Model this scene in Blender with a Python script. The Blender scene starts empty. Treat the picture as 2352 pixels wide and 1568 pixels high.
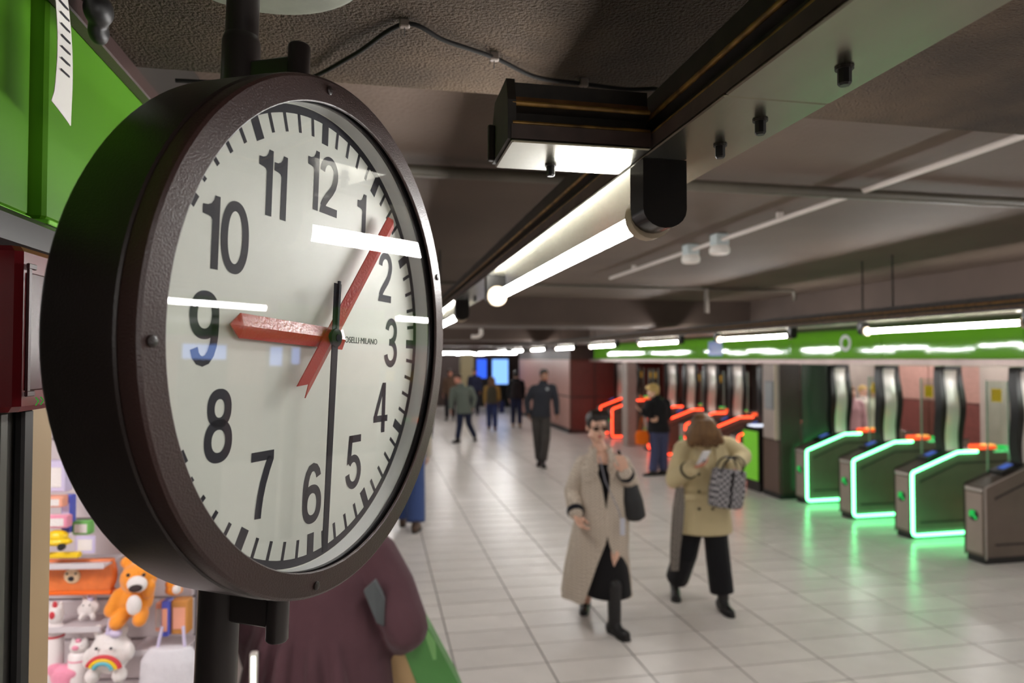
import bpy, bmesh, math, random
from mathutils import Vector, Matrix, Euler
random.seed(7)
S = bpy.context.scene
COL = S.collection
PI = math.pi
R_ = math.radians

# ------------------------------------------------------------------ camera
HC = 2.05
cam_d = bpy.data.cameras.new('camera'); cam = bpy.data.objects.new('camera', cam_d); COL.objects.link(cam)
cam_d.sensor_width = 36.0; cam_d.lens = 24.0; cam_d.clip_start = 0.02; cam_d.clip_end = 200
cam.location = (0, 0, HC)
cam.rotation_euler = (R_(90 + 1.461), 0, R_(-11.219))
cam_d.dof.use_dof = True; cam_d.dof.focus_distance = 0.70; cam_d.dof.aperture_fstop = 5.2
S.camera = cam
# ------------------------------------------------------------------ world and exposure
W = bpy.data.worlds.new('world'); S.world = W; W.use_nodes = True
W.node_tree.nodes['Background'].inputs[0].default_value = (0.9, 0.8, 0.75, 1)
W.node_tree.nodes['Background'].inputs[1].default_value = 0.02
S.view_settings.view_transform = 'Standard'; S.view_settings.look = 'None'
S.view_settings.gamma = 1.0; S.view_settings.exposure = 0.0; S.view_settings.use_curve_mapping = False
TUBE_POWER = 100.0

# ------------------------------------------------------------------ helpers
def srgb(r, g, b):
    f = lambda c: (c/255/12.92) if c/255 <= .04045 else ((c/255+.055)/1.055)**2.4
    return (f(r), f(g), f(b), 1)
MATS = {}
def mat(name, col=(128, 128, 128), rough=.5, metal=0., spec=.5, var=0., vscale=8., bump=0., bscale=60., coat=0., emit=None, estr=0., island=None, objrand=0., alpha=None, col2=None, sheen=0., stretch=None):
    if name in MATS: return MATS[name]
    m = bpy.data.materials.new(name); MATS[name] = m; m.use_nodes = True
    nt = m.node_tree; b = nt.nodes['Principled BSDF']
    c = srgb(*col)
    b.inputs['Base Color'].default_value = c
    b.inputs['Roughness'].default_value = rough
    b.inputs['Metallic'].default_value = metal
    b.inputs['Specular IOR Level'].default_value = spec
    b.inputs['Coat Weight'].default_value = coat
    b.inputs['Coat Roughness'].default_value = .08
    if sheen: b.inputs['Sheen Weight'].default_value = sheen
    if emit:
        b.inputs['Emission Color'].default_value = (*emit, 1); b.inputs['Emission Strength'].default_value = estr
    tc = None
    def coord():
        nonlocal tc
        if tc is None:
            t = nt.nodes.new('ShaderNodeTexCoord'); tc = t.outputs['Object']
            if stretch:
                mp = nt.nodes.new('ShaderNodeMapping'); mp.inputs['Scale'].default_value = stretch
                nt.links.new(tc, mp.inputs['Vector']); tc = mp.outputs['Vector']
        return tc
    src = None
    if var or col2:
        n = nt.nodes.new('ShaderNodeTexNoise'); n.inputs['Scale'].default_value = vscale; n.inputs['Detail'].default_value = 5
        nt.links.new(coord(), n.inputs['Vector'])
        rp = nt.nodes.new('ShaderNodeValToRGB'); nt.links.new(n.outputs['Fac'], rp.inputs['Fac'])
        rp.color_ramp.elements[0].position = .32; rp.color_ramp.elements[1].position = .68
        if col2: a_, b_ = srgb(*col2), c
        else:
            a_ = tuple(max(0, x*(1-var)) for x in c[:3])+(1,); b_ = tuple(min(1, x*(1+var)) for x in c[:3])+(1,)
        rp.color_ramp.elements[0].color = a_; rp.color_ramp.elements[1].color = b_
        src = rp.outputs['Color']
    if objrand:
        if island: g = nt.nodes.new('ShaderNodeNewGeometry'); ro = g.outputs['Random Per Island']
        else: g = nt.nodes.new('ShaderNodeObjectInfo'); ro = g.outputs['Random']
        mr = nt.nodes.new('ShaderNodeMapRange'); mr.inputs['To Min'].default_value = 1-objrand; mr.inputs['To Max'].default_value = 1+objrand
        nt.links.new(ro, mr.inputs['Value'])
        hs = nt.nodes.new('ShaderNodeHueSaturation'); nt.links.new(mr.outputs['Result'], hs.inputs['Value'])
        if src: nt.links.new(src, hs.inputs['Color'])
        else: hs.inputs['Color'].default_value = c
        src = hs.outputs['Color']
    if src: nt.links.new(src, b.inputs['Base Color'])
    if bump:
        n2 = nt.nodes.new('ShaderNodeTexNoise'); n2.inputs['Scale'].default_value = bscale; n2.inputs['Detail'].default_value = 4
        nt.links.new(coord(), n2.inputs['Vector'])
        bp = nt.nodes.new('ShaderNodeBump'); bp.inputs['Strength'].default_value = min(1, bump); bp.inputs['Distance'].default_value = .01*max(1, bump)
        nt.links.new(n2.outputs['Fac'], bp.inputs['Height']); nt.links.new(bp.outputs['Normal'], b.inputs['Normal'])
    return m

def glass_mat(name, tint=(1, 1, 1), base=.04, gain=.96, rough=.0):
    if name in MATS: return MATS[name]
    m = bpy.data.materials.new(name); MATS[name] = m; m.use_nodes = True
    nt = m.node_tree; nt.nodes.clear()
    o = nt.nodes.new('ShaderNodeOutputMaterial'); mx = nt.nodes.new('ShaderNodeMixShader')
    t = nt.nodes.new('ShaderNodeBsdfTransparent'); t.inputs[0].default_value = (*tint, 1)
    g = nt.nodes.new('ShaderNodeBsdfAnisotropic'); g.inputs['Roughness'].default_value = rough
    lw = nt.nodes.new('ShaderNodeLayerWeight'); lw.inputs['Blend'].default_value = .5
    pw = nt.nodes.new('ShaderNodeMath'); pw.operation = 'POWER'; pw.inputs[1].default_value = 5
    ma = nt.nodes.new('ShaderNodeMath'); ma.operation = 'MULTIPLY_ADD'; ma.inputs[1].default_value = gain; ma.inputs[2].default_value = base
    nt.links.new(lw.outputs['Facing'], pw.inputs[0]); nt.links.new(pw.outputs[0], ma.inputs[0])
    nt.links.new(ma.outputs[0], mx.inputs[0]); nt.links.new(t.outputs[0], mx.inputs[1]); nt.links.new(g.outputs[0], mx.inputs[2])
    nt.links.new(mx.outputs[0], o.inputs[0])
    return m

def emat(name, col, strength):
    if name in MATS: return MATS[name]
    m = bpy.data.materials.new(name); MATS[name] = m; m.use_nodes = True
    nt = m.node_tree; nt.nodes.clear()
    o = nt.nodes.new('ShaderNodeOutputMaterial'); e = nt.nodes.new('ShaderNodeEmission')
    e.inputs[0].default_value = (*col, 1); e.inputs[1].default_value = strength
    nt.links.new(e.outputs[0], o.inputs[0]); return m

class MB:
    """collects shapes of ONE part and links them as one mesh object"""
    def __init__(s): s.v = []; s.f = []
    def add(s, vs, fs):
        o = len(s.v); s.v += [tuple(p) for p in vs]; s.f += [tuple(i+o for i in f) for f in fs]; return s
    def box(s, a, b):
        (x0, y0, z0), (x1, y1, z1) = a, b
        x0, x1 = min(x0, x1), max(x0, x1); y0, y1 = min(y0, y1), max(y0, y1); z0, z1 = min(z0, z1), max(z0, z1)
        return s.add([(x0,y0,z0),(x1,y0,z0),(x1,y1,z0),(x0,y1,z0),(x0,y0,z1),(x1,y0,z1),(x1,y1,z1),(x0,y1,z1)],
                     [(3,2,1,0),(4,5,6,7),(0,1,5,4),(1,2,6,5),(2,3,7,6),(3,0,4,7)])
    def cbox(s, a, b, c=.004):
        """box with chamfered edges along z-profile corners (octagonal section) and chamfered caps"""
        (x0, y0, z0), (x1, y1, z1) = a, b
        def ring(z, i): 
            X0, X1, Y0, Y1 = x0+i, x1-i, y0+i, y1-i
            return [(X0+c,Y0,z),(X1-c,Y0,z),(X1,Y0+c,z),(X1,Y1-c,z),(X1-c,Y1,z),(X0+c,Y1,z),(X0,Y1-c,z),(X0,Y0+c,z)]
        return s.loft([ring(z0, c), ring(z0+c, 0), ring(z1-c, 0), ring(z1, c)])
    def loft(s, rings, caps=True, closed=True):
        n = len(rings[0]); vs = [p for r in rings for p in r]; fs = []
        for i in range(len(rings)-1):
            for j in range(n if closed else n-1):
                k = (j+1) % n; fs.append((i*n+j, i*n+k, (i+1)*n+k, (i+1)*n+j))
        if caps and closed:
            fs.append(tuple(reversed(range(n)))); fs.append(tuple(range((len(rings)-1)*n, len(rings)*n)))
        return s.add(vs, fs)
    def tube(s, pts, rad, n=10, caps=True):
        pts = [Vector(p) for p in pts]; m = len(pts)
        if not hasattr(rad, '__len__'): rad = [rad]*m
        T = []
        for i in range(m):
            a = pts[max(0, i-1)]; b = pts[min(m-1, i+1)]; d = (b-a); T.append(d.normalized() if d.length > 1e-9 else Vector((0,0,1)))
        ref = Vector((0,0,1)) if abs(T[0].z) < .9 else Vector((1,0,0))
        nrm = (ref - T[0]*ref.dot(T[0])).normalized(); rings = []
        for i in range(m):
            nrm = (nrm - T[i]*nrm.dot(T[i])).normalized(); bi = T[i].cross(nrm)
            rings.append([pts[i] + (nrm*math.cos(2*PI*k/n) + bi*math.sin(2*PI*k/n))*rad[i] for k in range(n)])
        return s.loft(rings, caps)
    def prism(s, poly, axis, a, b):
        """polygon (u,v) extruded along axis: 'x' -> (u,v)=(y,z), 'y' -> (x,z), 'z' -> (x,y)"""
        def mk(u, v, w): return {'x': (w, u, v), 'y': (u, w, v), 'z': (u, v, w)}[axis]
        return s.loft([[mk(u, v, a) for u, v in poly], [mk(u, v, b) for u, v in poly]])
    def lathe(s, prof, n=48, closed_prof=True):
        """profile of (r, z) revolved about local z"""
        rings = [[(r*math.cos(2*PI*k/n), r*math.sin(2*PI*k/n), z) for k in range(n)] for r, z in prof]
        if closed_prof: rings.append(rings[0])
        return s.loft(rings, caps=False)
    def blob(s, c, r, rot=None, nu=12, nv=8):
        if not hasattr(r, '__len__'): r = (r, r, r)
        c = Vector(c); vs = []; fs = []
        M3 = Euler(rot).to_matrix() if rot is not None and not isinstance(rot, Matrix) else rot
        def pt(x, y, z):
            p = Vector((x*r[0], y*r[1], z*r[2])); p = M3 @ p if M3 is not None else p
            return c + p
        vs.append(pt(0,0,-1))
        for i in range(1, nv):
            ph = -PI/2 + PI*i/nv
            for k in range(nu): vs.append(pt(math.cos(ph)*math.cos(2*PI*k/nu), math.cos(ph)*math.sin(2*PI*k/nu), math.sin(ph)))
        vs.append(pt(0,0,1)); top = len(vs)-1
        for k in range(nu): fs.append((0, 1+(k+1) % nu, 1+k))
        for i in range(nv-2):
            for k in range(nu):
                a = 1+i*nu+k; b = 1+i*nu+(k+1) % nu; fs.append((a, b, b+nu, a+nu))
        o = 1+(nv-2)*nu
        for k in range(nu): fs.append((o+k, o+(k+1) % nu, top))
        return s.add(vs, fs)
    def limb(s, pts, rad, n=10):
        s.tube(pts, rad, n)
        if not hasattr(rad, '__len__'): rad = [rad]*len(pts)
        for p, r in zip(pts, rad): s.blob(p, r*.995, nu=10, nv=6)
        return s
    def ell(s, rings, n=20):
        """closed loft of horizontal ellipses (cx,cy,z,rx,ry)"""
        return s.loft([[(cx+rx*math.cos(2*PI*k/n), cy+ry*math.sin(2*PI*k/n), z) for k in range(n)] for cx, cy, z, rx, ry in rings])
    def grid(s, rows):
        n = len(rows[0]); vs = [p for r in rows for p in r]
        return s.add(vs, [(i*n+j, i*n+j+1, (i+1)*n+j+1, (i+1)*n+j) for i in range(len(rows)-1) for j in range(n-1)])
    def mesh(s, name, m=None, smooth=None):
        me = bpy.data.meshes.new(name); me.from_pydata(s.v, [], s.f)
        if m: me.materials.append(m)
        bm = bmesh.new(); bm.from_mesh(me); bmesh.ops.recalc_face_normals(bm, faces=bm.faces); bm.to_mesh(me); bm.free()
        if smooth is not None:
            me.polygons.foreach_set('use_smooth', [True]*len(me.polygons))
            if smooth < 179: me.set_sharp_from_angle(angle=R_(smooth))
        return me
    def build(s, name, m, parent=None, smooth=None):
        o = bpy.data.objects.new(name, s.mesh(name, m, smooth)); COL.objects.link(o)
        if parent: o.parent = parent
        return o

def tag(o, label=None, cat=None, group=None, kind=None):
    if label: o['label'] = label
    if cat: o['category'] = cat
    if group: o['group'] = group
    if kind: o['kind'] = kind
    return o
def empty(name, loc=(0,0,0), rz=0, label=None, cat=None, group=None, kind=None):
    o = bpy.data.objects.new(name, None); COL.objects.link(o); o.location = loc; o.rotation_euler = (0, 0, rz)
    o.empty_display_size = .05
    return tag(o, label, cat, group, kind)
def copy_tree(o, parent=None):
    c = o.copy(); COL.objects.link(c)
    if parent: c.parent = parent
    for ch in list(o.children): copy_tree(ch, c)
    return c
def struct(mb, name, m, smooth=None): return tag(mb.build(name, m, None, smooth), kind='structure')

PENDING = []
def rm(mb, name, m, parent, voxel=.008, sm=4, fac=.5):
    """volumes fused into one continuous skin"""
    o = mb.build(name, m, parent)
    r = o.modifiers.new('r', 'REMESH'); r.mode = 'VOXEL'; r.voxel_size = voxel; r.use_smooth_shade = True
    if sm:
        q = o.modifiers.new('s', 'SMOOTH'); q.factor = fac; q.iterations = sm
    PENDING.append(o); return o
TEXTS = []
def text(s, name, m, parent, size, loc, rot=(0,0,0), extrude=.0003, align='CENTER', xs=1.0):
    c = bpy.data.curves.new(name, 'FONT'); c.body = s; c.size = size; c.align_x = align; c.align_y = 'CENTER'; c.extrude = extrude; c.resolution_u = 3
    o = bpy.data.objects.new(name, c); COL.objects.link(o); o.parent = parent; o.location = loc; o.rotation_euler = rot; o.scale = (xs, 1, 1)
    TEXTS.append((o, m)); return o
def finalize():
    bpy.context.view_layer.update()
    dg = bpy.context.evaluated_depsgraph_get()
    done = []
    for o in PENDING: done.append((o, bpy.data.meshes.new_from_object(o.evaluated_get(dg))))
    for o, m in TEXTS: done.append((o, bpy.data.meshes.new_from_object(o.evaluated_get(dg))))
    tx = {o.name: m for o, m in TEXTS}
    for o, me in done:
        if o.type == 'FONT':
            m = tx[o.name]; nm = o.name; me.materials.clear(); me.materials.append(m)
            n = bpy.data.objects.new(nm + '_t', me); COL.objects.link(n); n.parent = o.parent; n.location = o.location; n.rotation_euler = o.rotation_euler; n.scale = o.scale
            bpy.data.objects.remove(o); n.name = nm
        else:
            mt = o.data.materials[0]; o.modifiers.clear(); o.data = me
            if not me.materials: me.materials.append(mt)
            me.polygons.foreach_set('use_smooth', [True]*len(me.polygons))
ORD = ['first', 'second', 'third', 'fourth', 'fifth', 'sixth', 'seventh', 'eighth', 'ninth', 'tenth', 'eleventh', 'twelfth', 'thirteenth', 'fourteenth', 'fifteenth', 'sixteenth']
# ------------------------------------------------------------------ materials
M_tile = mat('floor_tile', (228, 220, 214), rough=.27, spec=.5, var=.05, vscale=3, objrand=.05)
M_tilef = mat('floor_tile_far', (228, 220, 214), rough=.27, spec=.5, var=.04, vscale=3, objrand=.05, island=True)
M_grout = mat('grout', (104, 95, 90), rough=.6)
M_stucco = mat('stucco', (84, 67, 50), rough=.9, col2=(56, 44, 33), vscale=5, bump=1.6, bscale=210, spec=.3)
M_ceil = mat('ceiling_paint', (98, 83, 73), rough=.75, col2=(84, 70, 61), vscale=1.2, bump=.25, bscale=90, spec=.3)
M_beam = mat('beam_paint', (80, 67, 60), rough=.7, var=.12, vscale=2, spec=.3)
M_darkwall = mat('dark_brown_wall', (74, 56, 52), rough=.55, var=.15, vscale=2)
M_pinkwall = mat('pink_wall', (176, 132, 122), rough=.45, var=.08, vscale=14)
M_redwall = mat('red_brown_wall', (112, 58, 52), rough=.5, var=.12, vscale=12)
M_greywall = mat('grey_column', (165, 150, 142), rough=.5, var=.06, vscale=5)
M_green = mat('green_enamel', (104, 172, 40), rough=.05, spec=.5, bump=.12, bscale=2.2, var=.03, vscale=2)
M_greenl = mat('green_enamel_shop', (70, 122, 10), rough=.5, spec=.25, var=.06, vscale=3)
M_trimmetal = mat('pinkish_metal_trim', (176, 158, 152), rough=.35, metal=.6, var=.1, vscale=4)
M_black = mat('black_plastic', (26, 24, 24), rough=.45, var=.25, vscale=20)
M_blackg = mat('black_gloss', (20, 18, 18), rough=.22)
M_brown = mat('brown_enamel', (62, 46, 44), rough=.35, var=.15, vscale=9, bump=.05, bscale=300)
M_white = mat('white_plastic', (225, 220, 212), rough=.4, var=.05, vscale=10)
M_tan = mat('tan_paint', (152, 127, 96), rough=.6, var=.06, vscale=4)
M_steel = mat('brushed_steel', (190, 184, 178), rough=.3, metal=1., var=.06, vscale=6)
E_tube = emat('tube_light', (1.0, .985, .96), TUBE_POWER)

# ------------------------------------------------------------------ floor with its tiles
ZS, ZC, ZL = 2.50, 2.72, 2.42
YS = 1.135
XL = -.42
floor = struct(MB().box((-3.2, -6, -.12), (10.6, 30, -.004)), 'floor', M_grout)
TX, TY, G = .616, .306, .011
tile_me = MB().box((G/2, G/2, -.004), (TX-G/2, TY-G/2, .0)).mesh('tile', M_tile)
cr, ci = math.cos(R_(11.219)), math.sin(R_(11.219))
cand = []; field = MB()
for i in range(-6, 17):
    for j in range(-22, 84):
        x = .524 + TX*i; y = 4.534 + TY*j
        if x < -3.1 or x + TX > 10.6 or y + TY > 29.95 or y < -5.95: continue
        cx_, cy_ = x+TX/2, y+TY/2
        d = cx_*ci + cy_*cr; lat = cx_*cr - cy_*ci
        vis = 0
        if d > 1:
            px = 1176 + 1568*lat/d; py = 784 + 40 + 1568*HC/d
            if -80 < px < 2430 and 800 < py < 1590 and px > 560 + .0*py and cx_ < 9: vis = 1/d
        cand.append((vis, x, y))
cand.sort(reverse=True)
for k, (v, x, y) in enumerate(cand):
    if k < 300 and v > 0:
        o = bpy.data.objects.new('tile', tile_me); COL.objects.link(o); o.location = (x, y, 0); o.parent = floor
    else: field.box((x+G/2, y+G/2, -.004), (x+TX-G/2, y+TY-G/2, 0))
tag(field.build('tile_field', M_tilef, floor), kind='stuff')

# ------------------------------------------------------------------ ceiling, beams
struct(MB().box((-3.2, -6, ZC), (10.7, 30, ZC+.1)), 'ceiling', M_ceil)
struct(MB().box((XL, -6, ZS), (4.3, YS, ZC)), 'trim_1', M_stucco)
n_ = 2
for y0, y1 in ((7.3, 8.3), (13.5, 14.4), (19.7, 20.6), (25.4, 26.2)):
    struct(MB().prism([(y0, ZC), (y0+.02, ZL+.03), (y0+.06, ZL), (y1-.06, ZL), (y1-.02, ZL+.03), (y1, ZC)], 'x', XL, 4.3), 'trim_%d' % n_, M_beam); n_ += 1
struct(MB().box((4.3, -6, ZL), (10.7, 30, ZC)), 'trim_%d' % n_, M_beam); n_ += 1
# ------------------------------------------------------------------ walls
wl = MB().box((-.50, -6, 0), (XL, .93, ZC)).box((-.50, 3.3, 0), (XL, 30, ZC)).box((-.50, .93, 2.215), (XL, 3.3, ZC))
struct(wl, 'wall_left', mat('shopfront_dark', (52, 49, 46), rough=.4, var=.2, vscale=3))
struct(MB().box((-.50, .932, 0), (XL+.004, .995, 2.214)), 'trim_%d' % n_, M_tan); n_ += 1
struct(MB().cbox((XL-.0, .905, 0), (XL+.012, .93, 1.99), .003), 'trim_%d' % n_, M_black); n_ += 1
struct(MB().cbox((XL-.0, .86, 0), (XL+.008, .88, 1.99), .003), 'trim_%d' % n_, mat('grey_post', (70, 70, 64), rough=.4)); n_ += 1
struct(MB().box((-3.2, -6.1, 0), (10.7, -6, ZC)), 'wall_back', M_greywall)
struct(MB().box((-3.2, 30, 0), (10.7, 30.1, ZC)), 'wall_far', M_darkwall)
wr = struct(MB().box((10.6, -6, 0), (10.7, 30, ZC)), 'wall_right', M_darkwall)
# panels of the wall behind the gates
kk = 0
y = -1.0
while y < 18:
    w_ = 1.25
    if kk % 3 != 2:
        MB().cbox((10.56, y+.01, 1.25), (10.6, y+w_-.01, 2.42), .006).build('panel', M_pinkwall, wr)
        MB().cbox((10.56, y+.01, .1), (10.6, y+w_-.01, 1.23), .006).build('panel', M_redwall, wr)
    else:
        MB().cbox((10.45, y+.01, 0), (10.6, y+w_-.01, 2.42), .006).build('column', M_greywall, wr)
    y += w_; kk += 1
# block of wall at the far right of the hall
wb = struct(MB().box((5.25, 18.2, 0), (10.6, 25.0, ZL)), 'wall_corner', M_darkwall)
for i in range(4):
    y0 = 18.2 + i*1.7
    MB().cbox((5.225, y0+.008, 1.02), (5.25, y0+1.692, 2.03), .005).build('panel', M_pinkwall, wb)
    MB().cbox((5.225, y0+.008, .12), (5.25, y0+1.692, .98), .005).build('panel', M_pinkwall, wb)
for i in range(4):
    x0 = 5.25 + i*.7
    MB().cbox((x0+.02, 18.175, .1), (x0+.68, 18.2, .98), .005).build('panel', M_redwall, wb)
    MB().cbox((x0+.02, 18.175, 1.02), (x0+.68, 18.2, 2.03), .005).build('panel', M_redwall, wb)
struct(MB().box((5.21, 18.2, 0), (5.25, 25.0, .1)), 'baseboard_right', M_black)
# dark red wall behind the far gates
wm2 = struct(MB().box((7.9, 15.0, 0), (8.0, 18.15, ZL)), 'wall_gate_end', M_darkwall)
for i in range(3):
    MB().cbox((7.87, 15.02+i*1.04, .1), (7.9, 16.03+i*1.04, .98), .005).build('panel', M_redwall, wm2)
    MB().cbox((7.87, 15.02+i*1.04, 1.02), (7.9, 16.03+i*1.04, 2.4), .005).build('panel', M_redwall, wm2)
# pillar beside the first group of gates
pil = struct(MB().cbox((5.80, 9.05, 0), (6.13, 9.5, 1.974), .01), 'wall_pillar', mat('pillar_unlit_brown', (66, 50, 46), rough=.4, var=.1, vscale=4))  # dark body colour stands for the unlit side of the pillar
MB().cbox((5.775, 9.07, .86), (5.80, 9.48, 1.97), .005).build('panel', M_greywall, pil)  # paler colour stands for the side lit from the hall
MB().cbox((5.775, 9.07, .08), (5.80, 9.48, .84), .005).build('panel', mat('pillar_base', (96, 74, 66), rough=.4), pil)
MB().box((5.785, 9.045, 0), (6.14, 9.5, .07)).build('plinth', M_black, pil)
MB().tube([(5.765, 9.12, .86), (5.765, 9.12, 1.97)], .02, 10).build('pipe', mat('cream_pipe', (196, 180, 160), rough=.4), pil, 60)
col2 = struct(MB().cbox((5.80, 15.3, 0), (6.05, 15.65, 1.974), .02), 'wall_column', M_greywall)
col3 = struct(MB().cbox((3.23, 26.5, 0), (3.74, 27.0, ZL), .02), 'wall_far_column', mat('beige_column', (186, 170, 128), rough=.5))

# ------------------------------------------------------------------ green fascia over the gates
fas = empty('fascia_sign', (5.80, 0, 2.05), 0, 'long glossy green enamel fascia band above the ticket gates', 'sign')
ys = [-2.0, -.2, 1.6, 3.4, 5.2, 7.0, 8.8, 10.6, 12.4, 14.2, 16.0, 17.8]
for a, b in zip(ys[:-1], ys[1:]):
    MB().cbox((0, a+.004, 0), (.05, b-.004, .365), .004).build('panel', M_green, fas)
MB().cbox((-.03, -2, -.075), (.06, 18.1, -.002), .006).build('bottom_trim', M_trimmetal, fas)
MB().box((.05, -2, 0), (.10, 18.1, .365)).build('backing', M_black, fas)
ring = MB().lathe([(.062, 0), (.105, 0), (.105, .006), (.062, .006)], 28).build('ring_mark', mat('pale_mark', (205, 208, 205), rough=.3), fas, 40)
ring.location = (-.001, 7.62, .2); ring.rotation_euler = (0, -PI/2, 0)
tag(MB().cbox((-.004, 10.75, .05), (.004, 11.25, .31), .002).build('blue_plate', mat('blue_sign', (70, 110, 190), rough=.25), fas), 'small blue patch on the green band')  # thin blue patch set on the green panel

# ------------------------------------------------------------------ lamp trunkings
M_trunk = mat('trunk_maroon', (76, 60, 55), rough=.5, var=.3, vscale=25)
M_trunkd = mat('trunk_dark', (42, 35, 29), rough=.55, var=.4, vscale=30)
M_brass = mat('tarnished_brass', (176, 134, 66), rough=.4, metal=.35, col2=(96, 70, 36), vscale=14, stretch=(3, 3, 3))
M_plate = mat('pale_metal_plate', (150, 147, 130), rough=.24, metal=.92, col2=(124, 121, 106), vscale=7, spec=.4, bump=.05, bscale=25, stretch=(1, .25, 1))
def trunk_profile(h0):
    return None
def trunking(x0, x1, y0, y1, label, zb=2.30, lid=None, detailed=False, group=None):
    c = (x0+x1)/2; r = empty('lamp_trunking', (c, y0, zb), 0, label, 'trunking', group)
    hw = (x1-x0)/2; L = y1-y0
    edges = lid or [0, L]
    for a, b in zip(edges[:-1], edges[1:]):
        MB().cbox((-hw, a+.0006, 0), (hw, b-.0006, .004), .0015).build('cover_plate', M_plate, r)
    for s in (-1, 1):
        MB().box((s*(hw-.004), 0, .0042), (s*hw, L, .021)).build('lower_flange', M_trunk, r)
        MB().tube([(s*(hw-.004), 0, .0235), (s*(hw-.004), L, .0235)], .0028, 8).build('brass_bead', M_brass, r, 60)
        MB().prism([(s*(hw-.006), .0235), (s*(hw-.016), .030), (s*(hw-.017), .040), (s*(hw-.006), .0455), (s*(hw-.02), .047), (s*(hw-.024), .024)], 'y', 0, L).build('groove', M_trunkd, r)
        MB().tube([(s*(hw-.005), 0, .047), (s*(hw-.005), L, .047)], .0032, 8).build('brass_bead', M_brass, r, 60)
        MB().prism([(s*(hw-.007), .0475), (s*(hw-.011), .057), (s*(hw-.018), .057), (s*(hw-.018), .0475)], 'y', 0, L).build('upper_flange', mat('trunk_brown', (112, 76, 44), rough=.45, var=.4, vscale=30), r)
    MB().box((-hw+.016, 0, .024), (hw-.016, L, .085)).build('channel_body', M_trunkd, r)
    return r
lid1 = [0, .594+6, 2.0+6, 3.2+6, 6+6, 12, 24]
lid1 = [0, 3.0, 6.592, 8.05, 10.1, 14, 18, 22, 28]
t1 = trunking(.324, .435, -6.0, 22, 'long grimy lamp trunking overhead beside the clock', lid=lid1)
t2 = trunking(3.215, 3.326, -6.0, 18, 'brown lamp trunking running in front of the green band', lid=[0, 6, 12, 18, 24])
t3 = trunking(8.4, 8.51, -1.0, 14.8, 'lamp trunking behind the ticket gates', zb=2.27, lid=[0, 8, 15.8])
t4 = trunking(9.7, 9.81, -1.0, 14.8, 'added unseen lamp trunking close to the pink wall', zb=2.27, lid=[0, 8, 15.8])  # extra run, added to carry lamps for the wall behind the gates
for o_ in (t1, t2, t3): pass
# hangers from ceiling
for tt, xs_, zt in ((t1, .38, ZS), (t2, 3.27, ZC)):
    L = 27
    for yy in ((.3, 4.2, 6.4) if tt is t1 else (4.12, 3.84, 10.0, 12.0)):
        top = (ZS if yy < YS else ZC) if xs_ < 4.3 else ZL
        if tt is t2: top = ZS if yy < YS else ZC
        MB().tube([(0, yy+6, .085), (0, yy+6, top-2.30)], .006, 8).build('hanger', M_trunkd, tt)
# the stub branch beside the near lamp
br = empty('trunking_branch', (.151, .82, 2.30), 0, 'short stub branch of the lamp trunking with open end, right of the clock', 'trunking')
bl = .171; hw = .0555
MB().cbox((0, -hw, 0), (bl, hw, .004), .0015).build('cover_plate', M_plate, br)
for s in (-1, 1):
    MB().box((0, s*(hw-.004), .0042), (bl, s*hw, .021)).build('lower_flange', M_trunk, br)
    MB().tube([(.002, s*(hw-.004), .0235), (bl, s*(hw-.004), .0235)], .0028, 8).build('brass_bead', M_brass, br, 60)
    MB().prism([(s*(hw-.006), .0235), (s*(hw-.016), .030), (s*(hw-.017), .040), (s*(hw-.006), .0455), (s*(hw-.02), .047), (s*(hw-.024), .024)], 'x', 0, bl).build('groove', M_trunkd, br)
    MB().tube([(.002, s*(hw-.005), .047), (bl, s*(hw-.005), .047)], .0032, 8).build('brass_bead', M_brass, br, 60)
    MB().prism([(s*(hw-.007), .0475), (s*(hw-.011), .057), (s*(hw-.018), .057), (s*(hw-.018), .0475)], 'x', 0, bl).build('upper_flange', MATS['trunk_brown'], br)
    MB().prism([(s*(hw-.012), .057), (s*(hw-.012), .074), (s*(hw-.02), .076), (s*(hw-.03), .057)], 'x', .004, bl).build('top_flange', M_trunkd, br)
MB().prism([(-hw+.002, .0042), (hw-.002, .0042), (hw-.002, .05), (hw-.02, .078), (-hw+.012, .078), (-hw+.002, .05)], 'x', -.004, .006).build('end_cap', M_trunkd, br)
MB().cbox((-.012, hw-.02, .004), (-.004, hw-.012, .05), .001).build('end_clip', M_trunkd, br)
MB().box((.006, -hw+.024, .024), (bl, hw-.024, .074)).build('channel_body', M_trunkd, br)
def bolt(parent, x, y, r=.0058, h=.016):
    b = MB().tube([(x, y, .0), (x, y, -h+.002), (x, y, -h)], [r, r, r*.75], 8).build('bolt', M_black, parent)
    MB().tube([(x, y, .0), (x, y, -.002)], r*1.35, 12).build('washer', M_trunkd, b)
for yy in (.513, .644, .729): bolt(t1, .013, yy+6.0)
for yy in (2.35, 2.75, 4.6): bolt(t1, .013, yy+6.0)
bolt(br, .068, .028, h=.015)

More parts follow.
